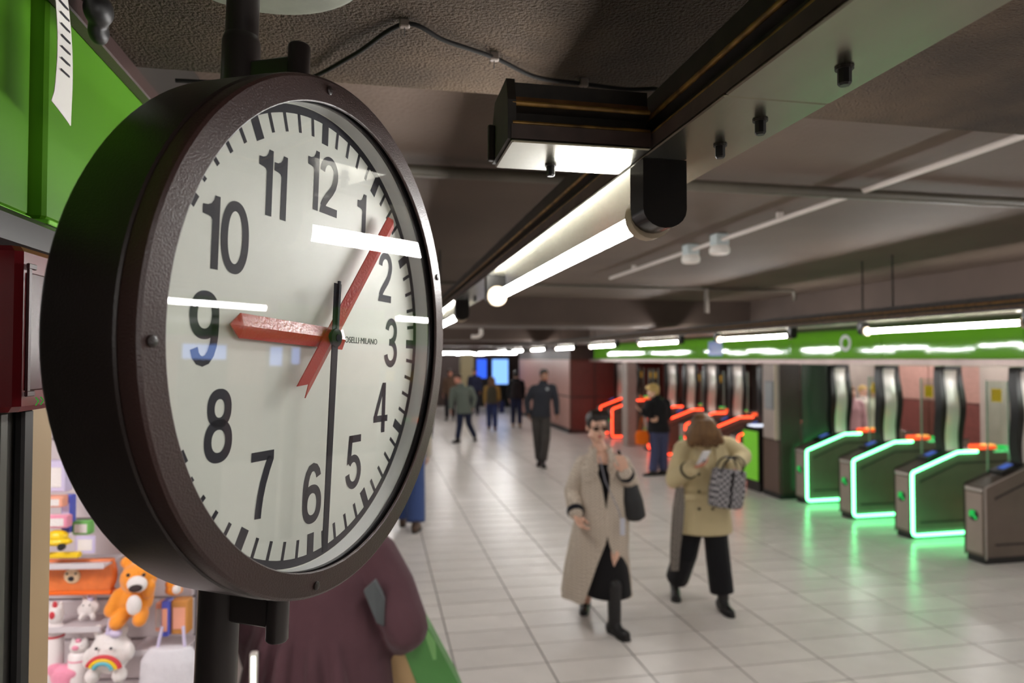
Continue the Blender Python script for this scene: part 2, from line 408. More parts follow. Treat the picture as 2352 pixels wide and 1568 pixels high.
# ------------------------------------------------------------------ fluorescent lamps
def make_lamp(L=1.15):
    r = empty('fluorescent_lamp')
    MB().tube([(0, .0, 0), (0, L, 0)], .013, 14).build('tube', E_tube, r, 60)
    for s, y in ((-1, 0), (1, L)):
        # black holder hanging from the trunking, rounded at its foot
        pr = [(-.029, .062), (.029, .062), (.029, 0)] + [(.029*math.cos(a_*PI/10), -.024*math.sin(a_*PI/10)) for a_ in range(1, 10)] + [(-.029, 0)]
        ya, yb = (y-.058, y-.014) if s < 0 else (y+.014, y+.058)
        h = MB().prism(pr, 'y', ya, yb).build('lamp_holder', M_blackg, r, 40)
        c = MB().tube([(0, y-.018*1, 0), (0, y-.016, 0), (0, y+.004, 0), (0, y+.006, 0)] if s < 0 else [(0, y-.006, 0), (0, y-.004, 0), (0, y+.016, 0), (0, y+.018, 0)], [.027, .030, .030, .026], 20).build('collar', mat('aged_white_plastic', (170, 154, 132), rough=.5, var=.1, vscale=30), h, 50)
    MB().cbox((-.006, .02, .06), (.006, .04, .064), .001).build('clip', M_white, r)
    return r
lamp0 = make_lamp()
def place_lamp(x, y, z, label, group, rz=0, first=[True]):
    o = lamp0 if first[0] else copy_tree(lamp0)
    first[0] = False
    o.location = (x, y, z); o.rotation_euler = (0, 0, rz); tag(o, label, 'lamp', group)
for k in range(-3, 10):
    y = .851 + 2.05*k
    nm = ('lit fluorescent tube lamp hanging right beside the clock' if k == 0 else 'lit fluorescent tube lamp on the trunking beside the clock, %s beyond the nearest one' % ORD[k-1] if k > 0 else 'lit fluorescent tube lamp behind the camera on the clock trunking, %s back' % ORD[-k-1])
    place_lamp(.352, y, 2.237, nm, 'lamps on the clock side trunking')
for k in range(-4, 8):
    y = 2.93 + 2.035*k
    nm = ('lit fluorescent tube lamp below the green band, %s from the right edge of the picture' % ORD[k] if k >= 0 else 'lit fluorescent tube lamp outside the right edge on the gate trunking, %s' % ORD[-k-1])
    place_lamp(3.27, y, 2.237, nm, 'lamps in front of the green band')
for k in range(8):
    if k < 7:
        place_lamp(8.455, -.2 + 2.05*k, 2.207, 'lit fluorescent tube lamp hidden behind the green band, %s from the right' % ORD[k], 'lamps behind the green band')
        place_lamp(9.755, .8 + 2.05*k, 2.207, 'added unseen fluorescent tube lamp brightening the pink wall, %s from the right' % ORD[k], 'added lamps by the pink wall')  # extra row added to brighten the wall behind the gates
far = [(1.7, 20.9), (3.1, 20.9), (2.2, 23.6), (3.7, 23.6), (1.5, 27.9), (3.2, 27.9)]
for k, (x, y) in enumerate(far):
    place_lamp(x, y, 2.237, 'lit fluorescent tube lamp across the far end of the hall, %s of the distant cluster' % ORD[k], 'lamps at the far end', rz=-PI/2)
for yv in (20.9, 23.6, 27.9):
    r = empty('lamp_trunking', (1.0, yv, 2.30), 0, {20.9: 'cross trunking carrying distant lamps before the last beam', 23.6: 'cross trunking carrying distant lamps between the last beams', 27.9: 'farthest cross trunking with lamps before the blue screens'}[yv], 'trunking')
    MB().cbox((0, -.05, 0), (4.15, .05, .06), .006).build('channel_body', M_trunkd, r)
    MB().cbox((.3, -.012, .06), (.33, .012, .42 if yv > 20.6 else .12), .002).build('hanger', M_trunkd, r)
# ------------------------------------------------------------------ the station clock
U = .202
M_case = mat('clock_case', (34, 25, 23), rough=.33, spec=.42, var=.12, vscale=6, bump=.12, bscale=700)
M_bezel = mat('clock_bezel', (56, 36, 33), rough=.36, spec=.4, col2=(48, 31, 28), vscale=9, bump=.16, bscale=600)
M_dial = mat('dial_white', (214, 216, 206), rough=.5, var=.015, vscale=40)
M_ink = mat('dial_black', (44, 43, 50), rough=.6, spec=.25)
M_red = mat('hand_red', (170, 46, 36), rough=.3, bump=.12, bscale=350)
M_gasket = mat('gasket', (26, 24, 26), rough=.3)
M_innerring = mat('inner_ring', (228, 230, 228), rough=.35)
ck = bpy.data.objects.new('station_clock', None); COL.objects.link(ck); ck.empty_display_size = .1
xa = Vector((.486, .874, -.014)).normalized(); za = Vector((.874, -.486, -.025)).normalized(); ya = za.cross(xa); 
ck.matrix_world = Matrix(((xa.x, ya.x, za.x, -.059), (xa.y, ya.y, za.y, .722), (xa.z, ya.z, za.z, 2.072), (0, 0, 0, 1)))
tag(ck, 'large round clock with maroon case and red hands on a pole', 'clock')
NS = 128
# drum, back to front
MB().lathe([(0.0001, -.325*U), (1.16*U, -.325*U), (1.225*U, -.305*U), (1.245*U, -.27*U), (1.245*U, .048*U), (1.238*U, .056*U), (1.20*U, .056*U), (1.19*U, -.02*U), (.0001, -.03*U)], NS, False).build('case', M_case, ck, 40)
bz = MB().lathe([(1.228*U, .054*U), (1.238*U, .062*U), (1.242*U, .12*U), (1.238*U, .141*U), (1.226*U, .150*U), (1.124*U, .150*U), (1.119*U, .146*U), (1.119*U, .136*U), (1.15*U, .128*U), (1.18*U, .07*U), (1.19*U, .054*U)], NS, True).build('bezel', M_bezel, ck, 32)
for ang in (183, 262, 22, 100):
    a_ = R_(ang)
    c = (1.185*U*math.cos(a_), 1.185*U*math.sin(a_), .1505*U)
    sc = MB().tube([(c[0], c[1], c[2]-.0005), (c[0], c[1], c[2]+.0014), (c[0], c[1], c[2]+.0019)], [.0042, .0042, .0032], 16).build('screw', M_case, bz, 40)
MB().lathe([(1.118*U, .116*U), (1.15*U, .116*U), (1.15*U, .085*U), (1.124*U, .085*U), (1.120*U, .09*U), (1.126*U, .1*U)], NS, True).build('gasket', M_gasket, ck, 40)
MB().lathe([(1.128*U, .0*U), (1.136*U, .085*U), (1.15*U, .085*U), (1.15*U, -.01*U), (1.128*U, -.01*U)], NS, True).build('inner_ring', M_innerring, ck, 40)
dial = MB().lathe([(.0001, 0), (1.13*U, 0), (1.13*U, -.004), (.0001, -.004)], NS, False).build('dial', M_dial, ck, 40)
H0 = .0003
MB().lathe([(1.082*U, H0), (1.122*U, H0), (1.122*U, .0001), (1.082*U, .0001)], NS, True).build('chapter_ring', M_ink, dial)
tk_s = MB().box((-.0105*U, .997*U, .0001), (.0105*U, 1.084*U, H0)).mesh('tick', M_ink)
tk_b = MB().box((-.027*U, .982*U, .0001), (.027*U, 1.084*U, H0)).mesh('tick', M_ink)
for k in range(60):
    o = bpy.data.objects.new('tick', tk_b if k % 5 == 0 else tk_s); COL.objects.link(o); o.parent = dial; o.rotation_euler = (0, 0, -k*PI/30)
# numerals as ribbons
def arc(cx, cy, rx, ry, a0, a1, n=22): return [(cx+rx*math.cos(R_(a0+(a1-a0)*i/n)), cy+ry*math.sin(R_(a0+(a1-a0)*i/n))) for i in range(n+1)]
def sup(cx, cy, rx, ry, e=2.35, n=44):
    out = []
    for i in range(n):
        c, s = math.cos(2*PI*i/n), math.sin(2*PI*i/n)
        out.append((cx+rx*math.copysign(abs(c)**(2/e), c), cy+ry*math.copysign(abs(s)**(2/e), s)))
    return out
T_ = .14
def ribbon(mb, path, closed=False, t=T_):
    n = len(path); vs = []
    for i in range(n):
        a = path[(i-1) % n] if closed or i > 0 else path[i]; b = path[(i+1) % n] if closed or i < n-1 else path[i]
        dx, dy = b[0]-a[0], b[1]-a[1]; l = math.hypot(dx, dy) or 1; dx /= l; dy /= l
        vs += [(path[i][0]-dy*t/2, path[i][1]+dx*t/2, 1), (path[i][0]+dy*t/2, path[i][1]-dx*t/2, 1)]
    mb.add(vs, [(2*i, 2*i+1, 2*((i+1) % n)+1, 2*((i+1) % n)) for i in range(n if closed else n-1)])
def ringd(mb, cx, cy, rx, ry, t=T_, n=48):
    """oval ring given by its outer radii"""
    o = sup(cx, cy, rx, ry, 2.25, n); i_ = sup(cx, cy, rx-t, ry-t*1.02, 2.2, n)
    mb.add([(x, y, 1) for x, y in o] + [(x, y, 1) for x, y in i_], [(k, (k+1) % n, n+(k+1) % n, n+k) for k in range(n)])
def poly(mb, pts): mb.add([(x, y, 1) for x, y in pts], [tuple(range(len(pts)))])
def digit(mb, d):
    if d == '0': ringd(mb, .285, .5, .285, .515)
    elif d == '1':
        poly(mb, [(.18, 0), (.32, 0), (.32, 1.0), (.22, 1.0), (.18, .74)])
        poly(mb, [(.22, 1.0), (.20, .935), (.155, .88), (.09, .852), (.0, .845), (.0, .72), (.10, .71), (.155, .695), (.18, .66), (.205, .8)])
    elif d == '2':
        ribbon(mb, arc(.28, .71, .205, .225, 178, -28) + [(.435, .525), (.36, .42), (.25, .31), (.16, .21), (.105, .11)]); poly(mb, [(.015, 0), (.55, 0), (.55, .14), (.06, .14)])
    elif d == '3':
        ribbon(mb, arc(.265, .73, .18, .205, 172, -88)); ribbon(mb, arc(.27, .285, .205, .22, 90, -172)); poly(mb, [(.19, .44), (.3, .44), (.3, .58), (.19, .58)])
    elif d == '4':
        poly(mb, [(.325, 0), (.465, 0), (.465, 1), (.325, 1)]); poly(mb, [(0, .215), (.57, .215), (.57, .345), (0, .345)]); poly(mb, [(0, .32), (.135, .32), (.39, .86), (.39, 1.0), (.325, 1.0)])
    elif d == '5':
        poly(mb, [(.09, .865), (.51, .865), (.51, 1), (.09, 1)]); poly(mb, [(.09, 1), (.215, 1), (.18, .54), (.04, .46)]); ribbon(mb, arc(.27, .32, .205, .25, 142, -172))
    elif d in '69':
        m2 = MB(); ringd(m2, .285, .315, .27, .325)
        ribbon(m2, [(.085, .30), (.082, .44), (.088, .58), (.108, .715), (.15, .83), (.215, .91), (.295, .937), (.37, .915), (.425, .855), (.455, .765)])
        if d == '9': m2.v = [(.57-x, 1-y, z) for x, y, z in m2.v]
        mb.add(m2.v, m2.f)
    elif d == '7':
        poly(mb, [(.02, .86), (.54, .86), (.54, 1), (.02, 1)]); ribbon(mb, [(.475, .90), (.39, .72), (.31, .52), (.255, .32), (.225, .14), (.212, 0)], t=.15)
    elif d == '8':
        ringd(mb, .285, .735, .235, .27); ringd(mb, .285, .285, .27, .30)
for h in range(1, 13):
    s_ = str(h); mb = MB(); x = 0
    wd = {'1': .335, '0': .57, '2': .56}
    for ch in s_:
        q = MB(); digit(q, ch); mb.add([(vx+x, vy, vz) for vx, vy, vz in q.v], q.f); x += wd.get(ch, .57) + (.015 if len(s_) == 2 else 0)
    if s_ == '1': x = .40
    sc = .298*U; cx_, cy_ = .782*U*math.sin(h*PI/6), .782*U*math.cos(h*PI/6)
    mb.v = [((vx-x/2)*sc + cx_, (vy-.5)*sc + cy_, H0) for vx, vy, vz in mb.v]
    n_o = mb.build('numeral', M_ink, dial)
    bm = bmesh.new(); bm.from_mesh(n_o.data)
    for f_ in bm.faces:
        if f_.normal.z < 0: f_.normal_flip()
    bm.to_mesh(n_o.data); bm.free()
text('BOSELLI\u00b7MILANO', 'maker_lettering', M_ink, dial, .048*U, (.415*U, -.002*U, .0002), extrude=.0001, xs=1.05)
# hands: folded sheet with a ridge
def hand(name, ang, tip, tail, w, h, tipcut, m, notch=.04, z0=0):
    """ridge along local +y; V section"""
    mb = MB(); t = .0012
    ys_ = [-tail, tip-tipcut, tip]
    rows_t = []
    for i, yy in enumerate((-tail, tip-tipcut)):
        rows_t.append([(-w/2, yy - (notch if i == 0 else 0), 0), (0, yy, h), (w/2, yy - (notch if i == 0 else 0), 0)])
    top = rows_t[0] + rows_t[1] + [(0, tip, h*.25)]
    vs = [(x*U, y*U, z*U) for x, y, z in top] + [(x*U, y*U, z*U - t) for x, y, z in top]
    fs = [(0, 1, 4, 3), (1, 2, 5, 4), (3, 4, 6), (4, 5, 6)]
    fs += [tuple(reversed([k+7 for k in f])) for f in fs[:4]]
    edge = [0, 1, 2, 5, 6, 3]
    for a, b in zip(edge, edge[1:]+edge[:1]): fs.append((a, b, b+7, a+7))
    o = mb.add(vs, fs).build(name, m, ck); o.location = (0, 0, z0*U); o.rotation_euler = (0, 0, -R_(ang)); return o
hand('hour_hand', 272.0, .70, .15, .105, .018, .065, M_red, 0.0, .052)
hand('minute_hand', 40.2, .945, .30, .088, .018, .03, M_red, .05, .074)
sh = MB().add([(x*U, y*U, z*U) for x, y, z in [(-.026, -.27, 0), (.026, -.27, 0), (.026, 1.06-.0, 0), (-.026, 1.06, 0)]], [])
sh = MB()
sh.prism([(-.030*U, -.272*U), (.030*U, -.272*U), (.026*U, 0), (.021*U, 1.055*U), (-.021*U, 1.055*U), (-.026*U, 0)], 'z', 0, .0012)
sh.prism([(-.007*U, -.285*U), (.007*U, -.285*U), (.007*U, -.03*U), (-.007*U, -.03*U)], 'z', .0012, .0035)
o = sh.build('second_hand', mat('second_hand_black', (32, 33, 42), rough=.7, spec=.15), ck); o.location = (0, 0, .098*U); o.rotation_euler = (0, 0, -R_(181.4))
hb = MB().tube([(0, 0, .0*U), (0, 0, .105*U), (0, 0, .107*U)], [.03*U, .03*U, .022*U], 20)
hb.tube([(0, 0, .098*U), (0, 0, .112*U), (0, 0, .116*U)], [.047*U, .047*U, .038*U], 24).tube([(0, 0, .115*U), (0, 0, .121*U)], [.02*U, .018*U], 14)
hb.build('hub', mat('hub_matte', (34, 34, 38), rough=.9, spec=.08), ck, 40)
# glass in front of the dial
MB().lathe([(.0001, .120*U), (1.14*U, .120*U)], 96, False).build('glass_pane', glass_mat('clock_glass', base=.075, gain=.95), ck, 80)
# brackets, stubs and pole (local y is up the pole)
M_pole = mat('pole_enamel', (36, 30, 29), rough=.33, var=.2, vscale=14, coat=.1)
hp = -.54*U; hs = -.175*U
MB().tube([(0, -2.071, hp), (0, -.235, hp), (0, .0, hp)], [.0212]*3, 28).build('lower_pole', M_pole, ck, 50)
MB().tube([(0, -.3, hp), (0, .30, hp), (0, .428, hp)], [.0170]*3, 28).build('upper_pole', M_pole, ck, 50)
MB().tube([(0, .17, hp), (0, .318, hp), (0, .325, hp)], [.0198, .0198, .0175], 28).build('pole_collar', M_pole, ck, 50)
for s, a_, b_ in ((1, 1.2, 1.52), (-1, 1.2, 1.54)):
    MB().tube([(0, s*a_*U, hs), (0, s*(b_-.01)*U, hs), (0, s*b_*U, hs)], [.0114, .0114, .0098], 24).build('mounting_stub', M_pole, ck, 50)
    y0, y1 = sorted((s*1.2*U, s*(1.455 if s > 0 else 1.475)*U))
    MB().cbox((-.007, y0, hp), (.007, y1, hs), .002).build('bracket_plate', M_pole, ck)
MB().tube([(0, -2.071, hp), (0, -2.06, hp)], [.07, .07], 28).build('foot_plate', M_pole, ck, 50)
# ceiling rose of the pole
pt = ck.matrix_world @ Vector((0, .428, hp))
cp = MB().lathe([(.021, -.002), (.118, -.002), (.124, .0), (.124, .002), (.021, .002)], 48, True).build('ceiling_plate', mat('galvanised_plate', (118, 120, 108), rough=.5, metal=.2, var=.18, vscale=18), None, 40)
cp.location = (pt.x+.008, pt.y+.018, ZS-.0035); tag(cp, 'round pale metal plate on the ceiling at the top of the clock pole', 'plate')
# ribbed conduit reaching the pole
M_hose = mat('ribbed_hose', (46, 40, 38), rough=.5)
hz = MB(); P0 = Vector((pt.x-.165, pt.y-.10, ZS-.016)); P1 = Vector((pt.x-.012, pt.y-.012, ZS-.05))
for i in range(46):
    t = i/45; c = P0.lerp(P1, t); d = (P1-P0).normalized()
    hz.tube([c - d*.0012, c, c + d*.0012], [.0092, .0112, .0092], 12)
hz.tube([P0 - (P1-P0)*.4, P1], .0085, 10)
tag(hz.build('flexible_conduit', M_hose, None, 60), 'ribbed dark flexible conduit bending down to the clock pole', 'conduit')
# ceiling cable with clips
def spline(ps, n=10):
    out = []
    P_ = [Vector(p) for p in ps]
    for i in range(len(P_)-1):
        a, b, c, d = P_[max(0, i-1)], P_[i], P_[i+1], P_[min(len(P_)-1, i+2)]
        for k in range(n):
            t = k/n; out.append(.5*((2*b) + (c-a)*t + (2*a-5*b+4*c-d)*t*t + (-a+3*b-3*c+d)*t**3))
    out.append(P_[-1]); return out
kf = .45/.42
cab = empty('ceiling_cable', (0, 0, ZS), 0, 'thin black cable clipped in loops along the rough ceiling', 'cable')
cps = [(-.30, 1.10, -.03), (-.16, 1.11, -.02), (-.096*kf, 1.03*kf, -.008), (-.03*kf, .93*kf, -.012), (.032*kf, .845*kf, -.006), (.085*kf, .868*kf, -.012), (.156*kf, .912*kf, -.008), (.225*kf, .955*kf, -.012), (.302*kf, .972*kf, -.009), (.37*kf, .972*kf, -.012), (.404*kf, .945*kf, -.02), (.40, .93, -.06)]
MB().tube(spline(cps, 8), .0033, 8).build('cable', mat('cable_black', (26, 24, 23), rough=.8, spec=.15), cab, 60)
for i in (4, 6, 8):
    c = cps[i]; q = MB().cbox((c[0]-.007, c[1]-.005, c[2]-.005), (c[0]+.007, c[1]+.005, -.0005), .0015).build('clip', mat('dusty_clip', (96, 84, 76), rough=.6), cab)
    MB().tube([(c[0], c[1], c[2]-.004), (c[0], c[1], c[2]-.016)], .0007, 6).build('cable_tie', M_black, q)
# pipes in the recessed ceiling
def pipe(name, pts, r, m, label, cat='pipe', n=12): return tag(MB().tube(pts, r, n).build(name, m, None, 60), label, cat)
M_cond = mat('white_conduit', (208, 198, 190), rough=.4)
M_pipe = mat('dark_pipe', (84, 78, 68), rough=.45, var=.15, vscale=6)
cd = empty('white_conduit', (1.80, 0, 2.685), 0, 'straight white conduit with two round detectors under the dark ceiling', 'conduit')
MB().tube([(0, .9, 0), (0, 5.1, 0)], .0115, 12).build('conduit', M_cond, cd, 60)
for yy in (3.36, 3.70):
    d_ = MB().lathe([(.0001, -.075), (.042, -.075), (.052, -.068), (.054, -.045), (.048, -.038), (.048, -.03), (.0001, -.03)], 28, False).build('detector', M_white, cd, 35); d_.location = (0, yy, 0)
    b_ = MB().cbox((-.038, -.038, -.03), (.038, .038, .034), .006).build('mounting_box', mat('pale_blue_box', (190, 200, 200), rough=.5), d_)
for yy in (1.5, 2.8, 4.6): MB().cbox((-.015, yy-.008, -.0), (.015, yy+.008, .034), .002).build('saddle', M_cond, cd)
pipe('cross_pipe', [(-.4, 2.27, 2.675), (4.3, 2.27, 2.675)], .021, M_pipe, 'dark pipe crossing the ceiling under the white conduit')
cpz = empty('sprinkler_pipe', (0, 5.75, 2.69), 0, 'thin dark pipe with short drops across the ceiling before the first beam', 'pipe')
MB().tube([(.2, 0, 0), (3.82, 0, 0), (3.84, 0, -.02), (3.84, 0, -.09)], .014, 10).build('run', M_pipe, cpz, 60)
MB().tube([(2.95, 0, 0), (2.95, 0, -.22)], .02, 10).build('drop', mat('grey_drop', (130, 122, 114), rough=.4), cpz, 60)
MB().tube([(3.45, 0, .02), (3.45, 0, -.0)], .02, 10).build('joint', M_pipe, cpz, 60)
lp = empty('edge_pipe', (4.235, 0, 2.40), 0, 'thick grey pipe along the foot of the long ceiling beam', 'pipe')
MB().tube([(0, -2, 0), (0, 24, 0)], .045, 16).build('run', mat('grey_pipe', (150, 138, 130), rough=.4, var=.08, vscale=4), lp, 60)
for yy in (2.0, 5.2, 9.4, 12.8): MB().tube([(0, yy-.03, 0), (0, yy+.03, 0)], .05, 16).build('coupling', M_pipe, lp, 60)
hs_ = empty('drop_pipe', (1.28, 8.45, 2.72), 0, 'pale pipe elbow hanging from the ceiling behind the first beam', 'pipe')
MB().tube(spline([(0, 0, 0), (0, 0, -.3), (-.0, 0, -.36), (-.05, 0, -.39), (-.12, 0, -.39)], 5), .025, 10).build('elbow', M_cond, hs_, 60)
# ------------------------------------------------------------------ shop front on the left
sf = empty('shop_fascia', (XL, 0, 2.215), 0, 'bright green enamel shop fascia with maroon edging at upper left', 'sign')
MB().cbox((0, .25, 0), (.022, .885, .28), .004).build('panel', M_greenl, sf)
MB().cbox((0, .892, 0), (.036, 1.6, .28), .004).build('panel', M_greenl, sf)
MB().cbox((.0, .25, -.006), (.026, .884, .0), .001).build('bottom_lip', mat('green_lip', (120, 190, 60), rough=.3), sf)
MB().cbox((.0, .893, -.006), (.040, 1.6, .0), .001).build('bottom_lip', MATS['green_lip'], sf)
MB().cbox((.0, .25, -.05), (.046, 1.6, -.0065), .008).build('lower_rail', mat('black_rail', (46, 42, 40), rough=.3, var=.2, vscale=12), sf)
MB().cbox((.036, .76, .258), (.056, 1.6, .2845), .002).build('top_trim', M_brown, sf)
rb = empty('alarm_box', (XL, .782, 1.995), 0, 'dark red plastic wall box under the green shop fascia', 'box')
M_rbox = mat('alarm_red', (112, 22, 28), rough=.28, spec=.5)
MB().cbox((.0, 0, 0), (.062, .17, .172), .006).build('body', M_rbox, rb)
MB().cbox((.062, .012, .022), (.0655, .15, .145), .0012).build('cover', mat('alarm_cover', (74, 26, 34), rough=.24), rb)
MB().cbox((.0655, .004, .02), (.068, .011, .15), .0008).build('hinge', mat('alarm_dark', (60, 14, 18), rough=.4), rb)
for zz in (.016, .148): MB().cbox((.0655, .003, zz), (.0685, .02, zz+.006), .0008).build('hinge_end', MATS['alarm_dark'], rb)
for k_ in range(3):
    a0 = .026 + .011*k_
    MB().tube([(.0665, a0, .006), (.0665, a0+.006, .010), (.0665, a0, .014)], .0007, 5).build('green_chevron', emat('green_mark', (.1, .6, .08), .35), rb)
# paper tag and black connector hanging at the upper left
tg = MB()
rows = []
for i in range(14):
    t = i/13; z = ZS-.01 - .155*t
    off = .012*math.sin(t*2.6)
    rows.append([(-.357+off*.6, .835+j*.0115 - (.004*t if j == 0 and i == 13 else 0) + .012*t*t*(j-.0)*.3, z - (.012*j/3 if i == 13 else 0)) for j in range(4)])
back = [[(x-.0006, y, z) for x, y, z in r] for r in rows]
tgm = MB().grid(rows).grid(back)
tgo = tgm.build('paper_tag', mat('paper', (214, 210, 204), rough=.7), None, 60); tag(tgo, 'curling white paper tag with print hanging by the green fascia', 'tag')
for i in range(8):
    z = ZS-.035-.013*i; tt = (ZS-.01-z)/.155; off = .012*math.sin(tt*2.6)
    MB().box((-.3567+off*.6+.0009, .842, z), (-.3567+off*.6+.0013, .864, z+.0022)).build('print_line', M_ink, tgo)
cn = MB().blob((-.335, .905, 2.475), (.017, .02, .02)).blob((-.34, .92, 2.455), (.012, .016, .016)).tube([(-.335, .9, 2.48), (-.36, .84, 2.497)], .006, 8)
tag(rm(cn, 'black_connector', M_black, None, .003, 2), 'black rubber connector lump stuck under the ceiling by the paper tag', 'connector')

# inside the shop
sw = empty('shop_interior_shell', (0, 0, 0)); bpy.data.objects.remove(sw)
M_shop = mat('shop_white', (226, 218, 216), rough=.5)
M_slat = mat('slatwall_grey', (196, 186, 190), rough=.4, var=.04, vscale=4)
struct(MB().box((-2.6, 3.3, 0), (-.50, 3.36, 2.45)), 'wall_shop_end', M_shop)
struct(MB().box((-2.66, .2, 0), (-2.6, 3.36, 2.45)), 'wall_shop_side', M_shop)
struct(MB().box((-2.66, .14, 0), (-.50, .2, 2.45)), 'wall_shop_near', M_shop)
struct(MB().box((-2.66, .14, 2.45), (-.50, 3.36, 2.5)), 'ceiling_shop', M_shop)
shl = empty('shop_light', (-1.5, 1.2, 2.45), 0, 'square lit ceiling panel inside the toy shop', 'lamp')
MB().cbox((-.32, -.32, -.03), (.32, .32, 0), .008).build('housing', M_white, shl)
MB().box((-.3, -.3, -.034), (.3, .3, -.031)).build('diffuser', emat('shop_panel', (1, .95, .93), 24.), shl)
# slatted display board turned towards the door
ds = empty('display_board', (-.50, 2.36, 0), R_(172), 'grey slatted display board with toys inside the shop', 'display')
for i in range(15):
    MB().cbox((.06, .02, .30+.125*i), (1.12, .04, .42+.125*i), .004).build('slat', M_slat, ds)
MB().box((.06, .0, .2), (1.12, .02, 2.2)).build('backing', mat('slat_gap', (120, 112, 116), rough=.6), ds)
for i, zz in enumerate((1.02, 1.26, 1.38)):
    pass
def D(u, v, z): # point on the board: u to the viewer's right, v out from the board, height z
    return ds_m @ Vector((1.06-u, .04+v, z))
bpy.context.view_layer.update(); ds_m = ds.matrix_world.copy()
# ------------------------------------------------------------------ ticket gates
M_gate = mat('gate_bronze', (112, 100, 90), rough=.34, metal=.2, var=.06, vscale=5)
M_gfront = mat('gate_front', (172, 156, 146), rough=.4, metal=.35, var=.04, vscale=6)
M_gblack = mat('gate_black', (24, 23, 23), rough=.3)
M_groove = mat('gate_groove', (40, 35, 32), rough=.5)
E_green = emat('green_led', (.13, 1.0, .30), 9.0)
E_red = emat('red_led', (1.0, .06, .02), 5.5)
E_arrow = emat('arrow_led', (.03, .55, .10), .9)
E_ind = emat('indicator_led', (1.0, .10, .03), 1.6)
E_ind2 = emat('indicator_amber', (1.0, .42, .10), 2.2)
M_gglass = glass_mat('gate_glass', tint=(.86, .93, .88), base=.05, gain=.8)
M_yellow = mat('yellow_sticker', (224, 176, 24), rough=.5)
PROF = [(0, .07), (0, .745), (.012, .765), (.60, .985), (1.75, .985), (1.765, .97), (1.765, .07)]
def make_gate(led, both=None):
    g = empty('ticket_gate')
    MB().prism(PROF, 'y', .006, .244).build('body', M_gate, g)
    MB().prism([(.01, 0), (1.74, 0), (1.74, .07), (.01, .07)], 'y', .02, .23).build('plinth', M_gblack, g)
    MB().prism([(-.006, .05), (-.006, .75), (.008, .775), (.6, .995), (1.77, .995), (1.77, .985), (.602, .985), (.018, .76), (.012, .74), (.012, .05)], 'y', 0.0, .006).build('edge_rim', M_gblack if led else M_steel, g)
    MB().prism([(-.006, .05), (-.006, .75), (.008, .775), (.6, .995), (1.77, .995), (1.77, .985), (.602, .985), (.018, .76), (.012, .74), (.012, .05)], 'y', .244, .25).build('edge_rim', M_gblack, g)
    fp = MB().cbox((-.012, .03, .10), (0, .22, .70), .003).build('front_panel', M_gfront, g)
    MB().cbox((-.016, .02, .715), (.0, .23, .75), .004).build('front_cap', mat('gate_cap', (214, 204, 198), rough=.25, metal=.5), g)
    ar = MB().tube([(-.013, .125, .47), (-.016, .125, .47)], .055, 24).build('arrow_disc', M_gblack, g, 40)
    am = MB()
    def bar(a, b, w=.014):
        a = Vector(a); b = Vector(b); d = (b-a).normalized(); q = Vector((-d.y, d.x))*w
        am.prism([(a+q)[:], (b+q)[:], (b-q)[:], (a-q)[:]], 'x', -.0162, -.0185)
    bar((.095, .44), (.165, .505)); bar((.165, .505), (.165, .45)); bar((.165, .505), (.11, .505))
    bar((.09, .435), (.15, .49))
    am.build('arrow', E_arrow, ar)
    # grooves on both sides
    for y0, y1 in ((.001, .006), (.244, .249)):
        MB().prism([(.12, .66), (.64, .86), (1.6, .86), (1.6, .842), (.643, .842), (.12, .64)], 'y', y0, y1).build('groove', M_groove, g)
        MB().prism([(.12, .20), (1.6, .20), (1.6, .182), (.12, .182)], 'y', y0, y1).build('groove', M_groove, g)
    if led:
        pts = [(.92, -.012, .058), (.05, -.012, .052), (.018, -.012, .062), (.006, -.012, .09), (.006, -.012, .73), (.012, -.012, .752), (.03, -.012, .768), (.60, -.012, .972), (.63, -.012, .978), (.88, -.012, .978)]
        MB().tube(pts, .017, 8).build('light_strip', led, g, 60)

    if led or both:
        pts = [(.92, .256, .10), (.20, .256, .10), (.17, .256, .13), (.17, .256, .70), (.20, .256, .745), (.62, .256, .905), (.65, .256, .91), (.88, .256, .91)]
        MB().tube(pts, .012, 8).build('light_strip', led or both, g, 60)
        MB().tube([(1.15, .26, .22), (1.66, .26, .22)], .012, 8).build('exit_light_strip', E_red, g, 60)
    # validator display on the slope and lights on top
    n = Vector((-.22, 0, .588)).normalized()
    MB().add([(.26, .05, .872), (.52, .05, .969), (.52, .21, .969), (.26, .21, .872), (.26-.01, .05, .899), (.51, .05, .996), (.51, .21, .996), (.25, .21, .899)], [(3,2,1,0),(4,5,6,7),(0,1,5,4),(1,2,6,5),(2,3,7,6),(3,0,4,7)]).build('validator', M_gblack, g)
    MB().add([(.32, .09, .928), (.44, .09, .973), (.44, .17, .973), (.32, .17, .928)], [(0,1,2,3)]).build('validator_screen', emat('validator_blue', (.12, .22, .75), .6), g)
    MB().cbox((.98, .03, .987), (1.20, .22, 1.035), .008).build('indicator_light', E_ind, g)
    MB().cbox((1.03, .02, 1.037), (1.17, .10, 1.05), .003).build('indicator_bar', E_ind2, g)
    MB().cbox((1.32, .08, .987), (1.42, .17, 1.02), .006).build('green_indicator', emat('small_green', (.05, .8, .15), 1.0), g)
    # tall upright with a wavy steel face between black cheeks
    up = MB(); fr = []; bk = []
    for i in range(25):
        t = i/24; z = .99 + .93*t; off = .018*math.sin(t*PI*2.6+.4)
        fr.append([(.515+.0*t, .05+off, z), (.60, .035+off, z), (.70, .05+off, z)]); bk.append([(.515, .075+off, z), (.60, .075+off, z), (.70, .075+off, z)])
